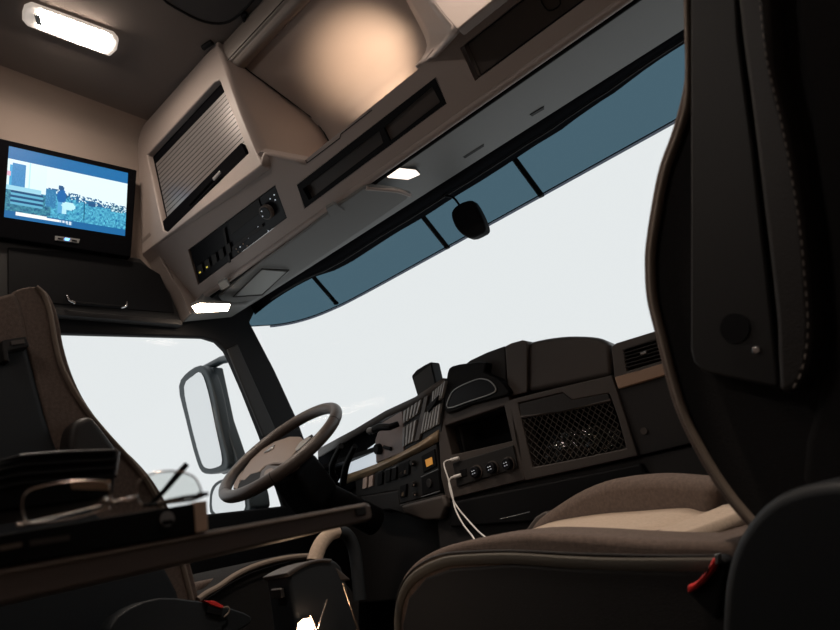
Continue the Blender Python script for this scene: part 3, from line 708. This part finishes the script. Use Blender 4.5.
# passenger side
prism('passenger_fascia', [U(a,b,y=YS+.01) for a, b in [(613,385),(690,363),(760,345),(790,430),(690,444),(640,456)]], (0,.12,0), M['dash_dk'], db, bevel=.004)
link('fascia_plug', bm_cyl(U(644,431,y=YS+.008), (0,-1,0), .009, .002), M['dash'], db)
prism('passenger_tan_trim', [U(a,b,y=YS-.003) for a, b in [(614,377),(640,370),(672,360),(760,333),(764,348),(672,373),(618,389)]], (0,.12,0), M['dash_tan'], db, bevel=.004)
pv = plate('passenger_vent_frame', [U(a,b,y=YS) for a, b in [(611,347),(616,343),(655,331),(760,300),(765,338),(672,364.5),(614.5,380)]], [[U(a,b,y=YS) for a, b in [(624,350),(672,334),(684,330.5),(687,350),(668,358.5),(627,371)]]], (0,.10,0), M['dash'], db, bevel=.004)
prism('vent_back', [U(a,b,y=YS+.05) for a, b in [(618,345),(692,330),(695,360),(622,374)]], (0,.01,0), M['black'], pv)
bm = bmesh.new()
for i in range(6):
    t_ = (i+.5)/6; a = U(624,350,y=YS+.01).lerp(U(627,371,y=YS+.01), t_); b = U(684,331,y=YS+.01).lerp(U(686,356,y=YS+.01), t_)
    bm_box((a+b)/2, (b-a)/2, (0,.01,-.004), (0,0,.0012), bm)
link('vent_slats', bm, M['dark'], pv)
bm = bmesh.new()
for i in range(9):
    a = U(628+i*6.5,351-i*1.9,y=YS+.025); b = U(631+i*6.5,369-i*1.9,y=YS+.025); bm_box((a+b)/2, (.0008,0,0), (0,.006,0), (b-a)/2, bm)
link('vent_blades', bm, M['dark'], pv)
link('vent_tab', bm_box(U(644,353,y=YS), (.008,0,0), (0,.006,0), (0,0,.003)), M['ventgrey'], pv, bevel=.001)
# bag behind the net
bm = bmesh.new(); bmesh.ops.create_icosphere(bm, subdivisions=5, radius=1)
for v in bm.verts:
    n_ = noise.noise(v.co*2.2) + .5*abs(noise.noise(v.co*5+V((3,1,0)))) + .25*noise.noise(v.co*12)
    v.co = v.co*(1+.28*n_); v.co.x *= .13; v.co.y *= .036; v.co.z *= .05
bmesh.ops.translate(bm, verts=bm.verts, vec=U(578,446,y=YS+.056))
o = link('crumpled_bag', bm, M['bag']); tag(o, 'crumpled glossy black bag behind the elastic net in the dashboard', 'bag')
# dash display
dd = thing('dash_display', 'small black boxy display standing on the dashboard behind the vents', 'display', (-.28,1.66,1.05))
prism('screen_body', [U(a,b,y=1.70) for a, b in [(411,376),(416,370),(424,365),(431,361.5),(437,388),(418,399)]], (.0,.05,0), M['black'], dd, bevel=.006)
prism('display_screen', [U(a,b,y=1.697) for a, b in [(413,378),(430,365),(435,386),(418,394)]], (0,.004,0), M['dark'], dd)

# charging cables
def cable(label, plug, pts, group=None):
    t = thing('charging_cable', label, 'cable', U(*plug[0], y=YS-.01))
    tube('plug', [U(*plug[0], y=YS-.01), U(*plug[1], y=YS-.018)], .0055, M['white'], t)
    tube('plug_collar', [U(*plug[1], y=YS-.018), U(plug[1][0]-3, plug[1][1]+.8, y=YS-.02)], .0035, M['white'], t)
    tube('wire', [U(a, b, y=y_) for a, b, y_ in pts], .0024, M['white'], t, smooth_n=6, seg=8)
cable('white charging cable in the upper socket of the centre stack', ((459,458),(451,460)), [(451,460,1.58),(446,461,1.57),(444,465,1.56),(448,478,1.54),(452,493,1.52),(455,508,1.50),(463,524,1.46),(473,537,1.42),(476,546,1.40)])
cable('white charging cable in the lower socket, below the other cable', ((461,475),(454,477)), [(454,477,1.58),(450,479,1.57),(449,484,1.56),(452,497,1.53),(458,508,1.50),(468,520,1.46),(478,531,1.42),(488,540,1.38),(489,547,1.37)])

# ================================================================== STEERING WHEEL
WC = V((-.638, 1.245, .964)); al, be = .911, .025
wn = V((math.sin(be)*math.cos(al), -math.cos(be)*math.cos(al), math.sin(al)))
wu = wn.cross(V((0,0,1))).normalized(); wv = wn.cross(wu)
if wv.z < 0: wv = -wv
if wu.x < 0: wu = -wu
sw_ = thing('steering_wheel', 'brown leather rimmed truck steering wheel with a pale hub', 'steering wheel', WC)
def W(a, b, c=0): return WC + wu*a + wv*b + wn*c
NR = 72; RR = .211
ring = [W(RR*math.cos(2*math.pi*i/NR), RR*math.sin(2*math.pi*i/NR)) for i in range(NR)]
link('rim', bm_tube(ring, .0195, closed=True, seg=16), M['rim'], sw_)
for a_ in (18, 162, 235, 305):
    r_ = math.radians(a_); c = W(RR*math.cos(r_), RR*math.sin(r_)); tdir = -wu*math.sin(r_)+wv*math.cos(r_)
    link('rim_seam', bm_tube([c - tdir*.001, c + tdir*.001], .0199, seg=16), M['black'], sw_)
def WP(pts, off): return UL(pts, pl=(WC + wn*off, wn))
hub_px = [(239,480),(243,470),(250,460),(262,449),(275,441),(290,436),(300,436),(303,439),(299,447),(290,458),(283,463),(273,463),(264,466),(258,472),(250,474),(244,480)]
prism('hub', WP(hub_px, -.002), -wn*.045, M['hub'], sw_, bevel=.006)
prism('spoke_pocket', catmull(WP([(237,491),(239,483),(248,474),(259,471.5),(263,477),(254,486),(246,491)], -.004), 2, True), -wn*.02, M['black'], sw_, bevel=.002)
sp = prism('spoke_trim', WP([(259,480),(261,471),(267,465),(281,465.5),(279,472),(266,480)], -.001), -wn*.02, M['rim'], sw_, bevel=.002)
prism('spoke_button', catmull(WP([(264,475),(266,470),(272,468),(273,472),(268,475.5)], .001), 2, True), -wn*.004, M['hub'], sp)
sp = prism('spoke_pocket', WP([(286,465),(291,457),(302,440),(312,434),(312,440),(300,454)], -.004), -wn*.02, M['black'], sw_, bevel=.002)
prism('spoke_button', WP([(295,449.5),(300,442),(308,436.5),(311,437.5),(305,444),(297,450.5)], -.001), -wn*.004, M['silver'], sp)
sp = prism('spoke_trim', WP([(234,483),(238,476),(243,470),(240,480),(237,489),(233,488)], -.003), -wn*.02, M['hub'], sw_, bevel=.002)
bm = bmesh.new(); bp_ = WP([(264.5,452.5),(268,450.5),(274.5,444.5)], .001)
bm_tube(bp_, .0025, bm, seg=6)
bc_ = WP([(270,448.8)], .001)[0]
bm_tube([bc_ + wu*.016*math.cos(t_) + wv*.011*math.sin(t_) for t_ in [2*math.pi*i/18 for i in range(18)]], .0022, bm, closed=True, seg=6)
link('badge', bm, M['silver'], sw_)
tube('steering_column', [WC - wn*.045, WC - wn*.13 + V((0,.02,-.02)), WC + V((0,.36,-.26))], [.038,.042,.05], M['black'], sw_, seg=20)
prism('column_shroud', [W(-.06,.04,-.06), W(.08,.04,-.06), W(.075,-.075,-.06), W(-.055,-.075,-.06)], -wn*.15, M['black'], sw_, bevel=.02)
tube('control_stalk', [D(335,481,.22), D(332,466,.25), D(341,446,.27)], [.012,.011,.009], M['black'], sw_, smooth_n=4)
tube('control_stalk', [D(343,484,.16), D(346,466,.18), D(355,446,.2)], [.013,.012,.009], M['black'], sw_, smooth_n=4)

# ================================================================== SEATS
def seat_prism(name, P, vec, m, parent, bevel): return prism(name, P, vec, m, parent, bevel=bevel, seg=5, ang=40)
# passenger seat, swivelled inwards
Fd = V((-.97,.26,0)).normalized(); Nd = V((.26,.97,0)).normalized(); Q0 = V((.6,.86,.5))
def G(px, py, d=0): return U(px, py, pl=(Q0 + Nd*d, Nd))   # d>0 further from the camera
ps = thing('passenger_seat', 'large passenger seat in brown and beige fabric, turned sideways in the right foreground', 'seat', (.72,1.1,0))
bf = [(690,-60),(686,-30),(684,0),(685,45),(685,80),(680,107),(671,138),(660,168),(653,200),(646,245),(645,270),(647,300),(655,333),(667,382),(678,416),(692,445),(709,475),(728,502),(748,525)]
bfp = catmull([G(a,b) for a, b in bf], 3)
rear = [G(800,600), G(1010,560), G(1010,-60)]
seat_prism('backrest', bfp + rear, Nd*.50, M['fabdk'], ps, .03)
# fabric front of backrest and piping on its near edge
link('backrest_front_edge', bm_tube([p + Nd*.006 - Fd*.006 for p in bfp], .0085), M['fab'], ps)
pin = catmull([G(a+7 if b > 95 else a+3.5, b+(0 if b < 380 else -2), -.006) for a, b in bf], 3)
link('backrest_piping', bm_tube(pin, [.0045 if i < 14 else .0062 for i in range(len(pin))], flat=.7), M['pipe'], ps)
pp = [G(a,b,-.03) for a, b in [(690,-60),(690,5),(690,180),(690,350),(693,362),(703,372),(740,380),(777,388),(778,380),(770,300),(762,230),(752,140),(745,90),(738,30),(733,-60)]]
pn = prism('side_panel', pp, Nd*.035, M['shell'], ps, bevel=.004)
pn.data.materials[0] = M['dark']
link('recliner_cap', bm_cyl(G(735,328,-.0305), -Nd, .0175, .0015, seg=40), M['black'], pn, bevel=.0005)
link('chrome_screw', bm_cyl(G(757,350,-.0305), -Nd, .0042, .003, seg=16), M['chrome'], pn, bevel=.001)
lp = catmull([G(a,b,-.036) for a, b in [(734,-60),(740,30),(748,90),(765,230),(775,320),(778,388),(790,392),(803,380),(811,350),(810,300),(803,215),(788,130),(772,60),(762,-60)]], 2, True)
prism('leather_bolster', lp, Nd*.04, M['leather'], ps, bevel=.010, ang=50)
bm = bmesh.new(); st = resample(catmull([G(a,b,-.0385) for a, b in [(758,-40),(760,0),(767,60),(783,130),(798,215),(804,270),(808,330),(802,370),(792,390)]], 8), 180)
for i in range(0, 178, 4): bm_tube([st[i], st[i+2]], .0009, bm, seg=5)
link('stitching', bm, M['thread'], ps)
bp = catmull([G(a,b,-.006) for a, b in [(800,-60),(806,100),(822,250),(826,330),(815,400),(800,480),(860,560),(1000,560),(1000,-60)]], 2, True)
prism('rear_shell', bp, Nd*.04, M['fabdk'], ps, bevel=.012, ang=50)
# cushion
top = [(396,640),(395,605),(399,583),(412,564),(437,549),(473,539.5),(520,534),(567,535),(610,538),(660,541),(720,542),(770,544)]
cb = catmull([G(a,b) for a, b in top], 3) + [G(770,760), G(398,760)]
low_ = [p + V((0,0,-.035)) - Fd*.02 for p in cb]
bm = bmesh.new(); 
seat_prism('cushion_side', cb, Nd*.085, M['fab'], ps, .036)
seat_prism('cushion_base', [p + Nd*.04 for p in low_], Nd*.42, M['fab'], ps, .02)
prism('side_lower_cover', [G(a,b,-.006) for a, b in [(404,700),(402,625),(408,598),(425,578),(450,569),(513,564.5),(567,568.5),(660,571),(720,571),(770,572),(770,760)]], Nd*.02, M['fabdk'], ps, bevel=.006)
def band(P, r, m, name, fl=1.0): return link(name, bm_tube(catmull(P, 4), r, flat=fl), m, ps)
band([G(a,b,-.002) for a, b in [(399,680),(398,620),(404,592),(418,575),(445,562),(480,559),(515,558.5),(567,562),(620,564.5),(720,565)]], .0052, M['olive'], 'side_band', 1.9)
band([G(a,b,-.003) for a, b in [(396,640),(396,607),(401,586),(415,568),(440,555),(475,551.5),(517,551),(580,554),(660,556),(720,556)]], .0022, M['leather'], 'seam_cord')
ins = catmull([G(a,b,.40) for a, b in [(528,536),(540,527),(556,521),(600,514),(640,511),(672,508.5),(690,508.5),(704,512),(716,508),(728,504),(760,503)]], 3)
insn = [p - Nd*.33 + V((0,0,-.014)) for p in ins]
# centre cushion lofted between the near and far bolsters
rws = []
for k_ in range(9):
    t_ = k_/8; rws.append([a.lerp(b, t_) + V((0,0,-.006*math.sin(math.pi*t_))) for a, b in zip(insn, ins)])
loft('cushion_centre', rws, M['fablt'], ps, thick=.03)
far = catmull([G(a,b,.49) for a, b in [(541,545),(550,526),(558,515),(579,500),(603,486),(631,476),(665,472),(690,472),(740,476)]], 3) + [G(740,600,.49), G(541,600,.49)]
seat_prism('far_bolster', far, -Nd*.085, M['fab'], ps, .028)
prism('seat_pan', [G(a,b,.03) for a, b in [(420,640),(770,600),(770,760),(420,760)]], Nd*.42, M['black'], ps)
rc = catmull([G(a,b,-.09) for a, b in [(719,660),(720,610),(724,575),(733,545),(748,520),(766,502),(786,491),(812,484),(845,482),(900,490),(960,560),(960,660)]], 3) + [G(960,760,-.09), G(719,760,-.09)]
prism('pivot_cover', rc, Nd*.085, M['shell'], ps, bevel=.012, ang=50)
# buckle
bk_ = thing('seat_belt_buckle', 'red and black seat belt buckle beside the passenger seat cushion', 'buckle', G(705,580,-.03))
prism('buckle_body', [G(a,b,-.025) for a, b in [(712,557),(718,556),(728,562),(722,585),(717,622),(700,606),(686,592),(696,582),(708,570)]], Nd*.022, M['black'], bk_, bevel=.005)
prism('release_button', [G(a,b,-.035) for a, b in [(712,558),(715,563),(711,572),(700,585),(691,592),(687,594),(687,585),(692,584),(698,580),(707,570)]], Nd*.014, M['red'], bk_, bevel=.0025)
prism('metal_tongue', [G(a,b,-.034) for a, b in [(714,555),(718,554),(718,564),(715,565)]], Nd*.008, M['silver'], bk_, bevel=.001)

# driver seat
XD = -.36
def H(px, py, d=0): return U(px, py, x=XD-d)
ds = thing('driver_seat', 'brown fabric driver seat with tan piping in front of the side window', 'seat', (-.6,.8,0))
bo = [(8,296),(18,289),(35,286),(47,291),(55,305),(60,322),(64,345),(72,372),(84,398),(100,421),(120,444),(143,467),(160,490),(176,522),(190,560),(200,600)]
bo3 = catmull([H(a,b) for a, b in bo], 3)
seat_prism('backrest', bo3 + [H(150,640), H(85,520), H(52,440), H(30,360), H(18,315)], V((-.48,0,0)), M['fab'], ds, .02)
seat_prism('back_shell', [H(a,b,-.002) for a, b in [(-60,420),(-50,330),(0,302),(14,298),(24,312),(30,352),(48,420),(75,490),(120,530),(160,552),(180,590),(192,640),(192,700),(-60,700)]], V((-.5,0,0)), M['shell'], ds, .015)
prism('upper_back_fabric', [H(a,b,-.006) for a, b in [(-45,312),(0,295),(16,291),(24,310),(30,342),(0,346),(-50,350)]], V((-.49,0,0)), M['fab'], ds, bevel=.012)
pr = catmull([H(a,b,-.003) for a, b in [(36,287),(44,295),(50,312),(54,335),(60,362),(72,388),(88,412),(108,436),(130,460),(148,483),(165,515),(180,555),(192,600)]], 3)
link('piping', bm_tube(pr, .0075, flat=.6), M['pipe'], ds)
bg_ = prism('belt_guide', [H(a,b,-.03) for a, b in [(2,340),(26,336),(30,346),(8,351),(10,362),(4,360)]], V((-.04,0,0)), M['dark'], ds, bevel=.003)
prism('belt_slot', [H(a,b,-.034) for a, b in [(11,341),(24,339),(25,343),(12,345)]], V((-.006,0,0)), M['dash'], bg_)
seat_prism('cushion', catmull([H(a,b) for a, b in [(197,600),(205,592),(218,585),(231,574),(250,564),(273,557),(297,553),(322,553)]], 3) + [H(360,600), H(360,760), H(190,760)], V((-.48,0,0)), M['fabdk'], ds, .02)
link('cushion_piping', bm_tube(catmull([H(a,b,-.004) for a, b in [(198,600),(206,594),(219,587),(233,577),(251,568),(273,561),(297,557),(320,556)]], 3), .009, flat=.8), M['pipe'], ds)
link('cushion_seam', bm_tube(catmull([H(a,b,-.012) for a, b in [(200,604),(219,591),(235,581),(252,573),(273,566),(290,562)]], 3), .002), M['black'], ds)
prism('cushion_insert', [H(a,b,.06) for a, b in [(198,600),(200,582),(215,578),(232,573),(260,570),(300,560),(300,620)]], V((-.36,0,0)), M['fab'], ds, bevel=.01)
arm = catmull([H(a,b,-.05) for a, b in [(72,428),(80,418),(92,416),(100,424),(112,440),(118,452),(108,470),(80,470),(70,450)]], 3, True)
prism('folded_armrest', arm, V((-.07,0,0)), M['leather'], ds, bevel=.015)
bk_ = thing('seat_belt_buckle', 'dark seat belt buckle with a thin red button by the driver seat', 'buckle', U(200,610,x=-.2))
prism('buckle_body', catmull(UL([(110,628),(130,608),(160,598),(190,600),(215,604),(245,613),(252,620),(240,630),(180,660),(120,660)], x=-.2), 2, True), (-.05,0,0), M['shell'], bk_, bevel=.012)
prism('release_button', UL([(204,600.5),(215,601),(224,606),(222,608.5),(212,605)], x=-.192), (-.02,0,0), M['red'], bk_, bevel=.001)
prism('buckle_slot', UL([(208,605),(223,609),(222,616),(207,613)], x=-.194), (-.01,0,0), M['black'], bk_, bevel=.001)
tube('metal_tongue', UL([(223,608),(228,607),(229,612),(224,617)], x=-.19), .0016, M['pipe'], bk_, smooth_n=3)

# fridge-like box between the seats
cb_ = thing('centre_box', 'dark grey upright box with a small button between the two seats', 'storage box', (-.05,.8,0))
XB = -.06
side = catmull([U(a,b,x=XB) for a, b in [(288,573),(300,566),(318,560),(334,560),(342,567)]], 3) + UL([(346,578),(362,650),(300,650),(294,610)], x=XB)
prism('box_body', side, (-.075,0,0), M['shell'], cb_, bevel=.010)
prism('top_trim', catmull([U(a,b,x=XB+.004) for a, b in [(286,573),(300,565),(318,559),(333,559)]], 3) + catmull([U(a,b,x=XB+.004) for a, b in [(331,562.5),(317,562.5),(301,569),(289,577)]], 3), (-.08,0,0), M['dash'], cb_, bevel=.003)
yB = U(285,573,x=XB).y
prism('box_button', UL([(271,590),(280,589),(281,598),(272,599)], y=yB-.006), (0,.01,0), M['dark'], cb_, bevel=.002)
prism('button_edge', UL([(271,589.4),(280,588.4),(280,589.6),(271,590.6)], y=yB-.008), (0,.004,0), M['ventgrey'], cb_)
P = catmull([U(a,b,x=-.25) for a, b in [(314,562),(318,550),(323,541),(330,534.5),(338,532)]], 5)
link('armrest_bar', bm_tube(P, [.019,.018,.017,.014], seg=16), M['fablt'], ds)
P = catmull([U(a,b,x=-.25) for a, b in [(338,532),(346,534),(352,543),(356,560),(360,600)]], 5)
link('armrest_back', bm_tube(P, .016, seg=16), M['shell'], ds)
fl = thing('floor_lamp', 'small glowing warm lamp low beside the dark box between the seats', 'lamp', U(308,626,x=-.1))
P = UL([(298,640),(300,624),(305,619),(312,618),(316,640)], x=XB+.012)
prism('diffuser', P, (-.01,0,0), M['flamp'], fl, bevel=.003)
prism('housing', UL([(294,648),(297,622),(304,616),(314,615),(320,640),(320,648)], x=XB+.006), (-.01,0,0), M['black'], fl, bevel=.003)
rl = thing('seat_rail', 'thin shiny metal rods low in the gap between the seats', 'rail', U(345,610,x=-.0))
tube('rod', UL([(311,615),(317,630),(325,645)], x=XB+.02), .0022, M['wire'], rl)
tube('rod', UL([(327,600),(321,618),(316,640)], x=XB+.02), .0018, M['wire'], rl)
tube('rod', UL([(343,583),(350,605),(360,635)], x=XB+.03), .0022, M['wire'], rl)
o = prism('pedestal_trim', UL([(335,566),(345,574),(352,580),(342,581)], x=XB+.002) , (-.02,0,0), M['dash'], rl, bevel=.004)
o = link('chrome_strip', bm_tube([U(500,519,y=1.55), U(516,515.5,y=1.55), U(530,512,y=1.55)], .0018), M['chrome'])
tag(o, 'thin chrome strip low under the centre of the dashboard', 'trim strip')
o = prism('seat_corner_cover', UL([(523,533),(535,517),(545,511),(550,514),(540,533)], y=1.45), (0,.05,0), M['dash'], bevel=.006)
tag(o, 'small brown plastic cover in front of the passenger seat cushion', 'cover')
# ================================================================== TABLE AND THINGS ON IT
tt = thing('folding_table', 'brown edged folding table leading in from the lower left corner', 'table', (.3,.25,.64))
XTb = .46
ptop = [U(-120,586,x=XTb), U(370,502.5,x=XTb), U(372,508,x=XTb), U(371,520,x=XTb), U(360,524,x=XTb), U(-120,628,x=XTb)]
pb = [V((XTb,-.12,.648)), V((XTb,.535,.669)), V((XTb,.545,.664)), V((XTb,.545,.650)), V((XTb,.535,.645)), V((XTb,-.12,.622))]
ptop = UL([(0,568),(366,502.5),(371,505),(373,518),(368,521),(0,605)], x=XTb)
ex = lambda a, b, y: a + (b-a)*((y-a.y)/(b.y-a.y))
ptop[0] = ex(ptop[1], ptop[0], -.15); ptop[5] = ex(ptop[4], ptop[5], -.15)
prism('tabletop', ptop, (-.34,0,0), M['tray'], tt, bevel=.003)
prism('end_notch', UL([(355,508),(366,506),(367,514),(357,516)], x=XTb+.0015), (-.004,0,0), M['dash_dk'], tt, bevel=.001)
tzt = ptop[1].z
tube('edge_line', [ex(ptop[1], ptop[0], .0)+V((.001,0,-.004)), ptop[1]+V((.001,-.01,-.004))], .0011, M['pipe'], tt)
prism('support_arm', [V((.25,.05,.0)), V((.25,.11,0)), V((.25,.11,.63)), V((.25,.05,.63))], (-.05,0,0), M['black'], tt, bevel=.005)
# open black box
XK = .462
bxx = thing('black_case', 'flat black case with a tan end and round emblem lying on the folding table', 'case', U(100,530,x=XK))
bt_ = [U(-40,541,x=XK), U(197,502.5,x=XK), U(198,533,x=XK), U(-40,574,x=XK)]
e0 = lambda p, q, y: p + (q-p)*((y-p.y)/(q.y-p.y))
bt_[0] = e0(bt_[1], bt_[0], -.05); bt_[3] = e0(bt_[2], bt_[3], -.05)
prism('case_body', bt_, (-.20,0,0), M['black'], bxx, bevel=.0015)
a, b = bt_[1], bt_[2]
prism('tan_end', [U(194,502,x=XK+.001), U(207,500.5,x=XK+.001), U(208.5,530,x=XK+.001), U(196,533,x=XK+.001)], (-.19,0,0), M['board'], bxx, bevel=.001)
ec = U(167,519,x=XK+.0005)
link('round_emblem', bm_cyl(ec, (1,0,0), .0065, .0008, seg=30), M['ventgrey'], bxx)
bm = bmesh.new()
for i in range(3): bm_cyl(ec + V((.0009, -.003+.003*i, -.003)), (1,0,0), .0022, .0004, bm, seg=14)
link('emblem_print', bm, M['black'], bxx)
prism('printed_label', UL([(0,546),(22,542),(22,546.5),(0,551)], x=XK+.0006), (-.001,0,0), M['pipe'], bxx)
prism('printed_label', UL([(30,540.5),(70,534.5),(70,540),(30,546)], x=XK+.0006), (-.001,0,0), M['dash'], bxx)
# ribbed object behind
rbx = thing('ribbed_case', 'black ribbed case standing behind the spectacles on the folding table', 'case', U(60,500,x=.30))
XG = .34
gp = UL([(-60,472),(0,462),(22,455),(60,452),(117,450),(119,456),(116,478),(114,497),(60,505),(-60,520)], x=XG)
prism('case_body', gp, (-.10,0,0), M['black'], rbx, bevel=.004)
for i in range(4):
    f = i/4
    tube('rib', [U(-40,470+i*9,x=XG+.002), U(20,457+i*9,x=XG+.002), U(70,453.5+i*9,x=XG+.002), U(116,452+i*8,x=XG+.002)], .0016, M['black'], rbx)
tube('top_edge', [U(20,455,x=XG+.003), U(60,451.5,x=XG+.003), U(116,449.5,x=XG+.003), U(119,452,x=XG+.003), U(116,475,x=XG+.003)], .0009, M['silver'], rbx)
# spectacles
sp = thing('spectacles', 'thin gold wire rimmed spectacles standing on the black case', 'glasses', U(115,505,t=.47))
def T(px, py, t): return U(px, py, t=t)
def tt_(px): return lerp(.455, .50, (px-20)/190)
ll = catmull([T(a,b,tt_(a)) for a, b in [(23,515),(23,500),(29,491),(48,485),(70,481.5),(90,480.5),(106,482),(110,490),(109,503),(100,511),(75,518),(50,522),(30,524)]], 4, True)
rl_ = catmull([T(a,b,tt_(a)) for a, b in [(137,498),(138,485),(143,478),(155,473),(170,471),(185,473),(195,478),(200,487),(201,495),(192,499),(175,501),(160,503),(143,505)]], 4, True)
for L_ in (ll, rl_):
    link('rim', bm_tube(L_, .0007, closed=True, seg=8), M['wire'], sp)
    n_ = (L_[8]-L_[0]).cross(L_[20]-L_[0]).normalized()
    prism('lens', L_, n_*.0012, M['lens'], sp)
bm = bmesh.new(); bm_tube(catmull([T(a,b,tt_(a)) for a, b in [(28,523.5),(50,522),(75,518.5),(100,511.5),(110,508)]], 4), .0009, bm, seg=8)
link('lower_bar', bm, M['wire'], sp)
tube('lower_bar', [T(a,b,tt_(a)) for a, b in [(143,505.5),(160,504),(175,502),(192,500),(203,496)]], .0013, M['black'], sp)
tube('bridge', [T(a,b,.478) for a, b in [(109,497),(114,502),(122,500),(130,501),(137,496)]], .0012, M['wire'], sp, smooth_n=4)
tube('nose_pad', [T(103,498,.49), T(105,502,.49)], .0028, M['wire'], sp)
tube('nose_pad', [T(130,497,.49), T(130,500,.49)], .0024, M['wire'], sp)
tube('hinge', [T(198,495,.5), T(208,494,.5)], [.0022,.0016], M['black'], sp)
tube('hinge', [T(18,525,.452), T(24,524,.452)], .0018, M['wire'], sp)
tube('temple', [T(207,494.5,.5), T(180,498,.53), T(150,505,.58)], .0014, M['black'], sp, smooth_n=3)
tube('temple_tip', [T(149,506,.585), T(165,490,.59), T(180,472,.595), T(187,464,.60)], [.0022,.0026,.0032,.0028], M['black'], sp)
tube('temple', [T(20,525,.452), T(60,516,.50), T(100,506,.54)], .0014, M['wire'], sp, smooth_n=3)
prism('lens_sticker', [T(a,b,.478) for a, b in [(71,483),(110,480.5),(110,490),(72,489)]], (.0006,0,0), M['board'], sp)
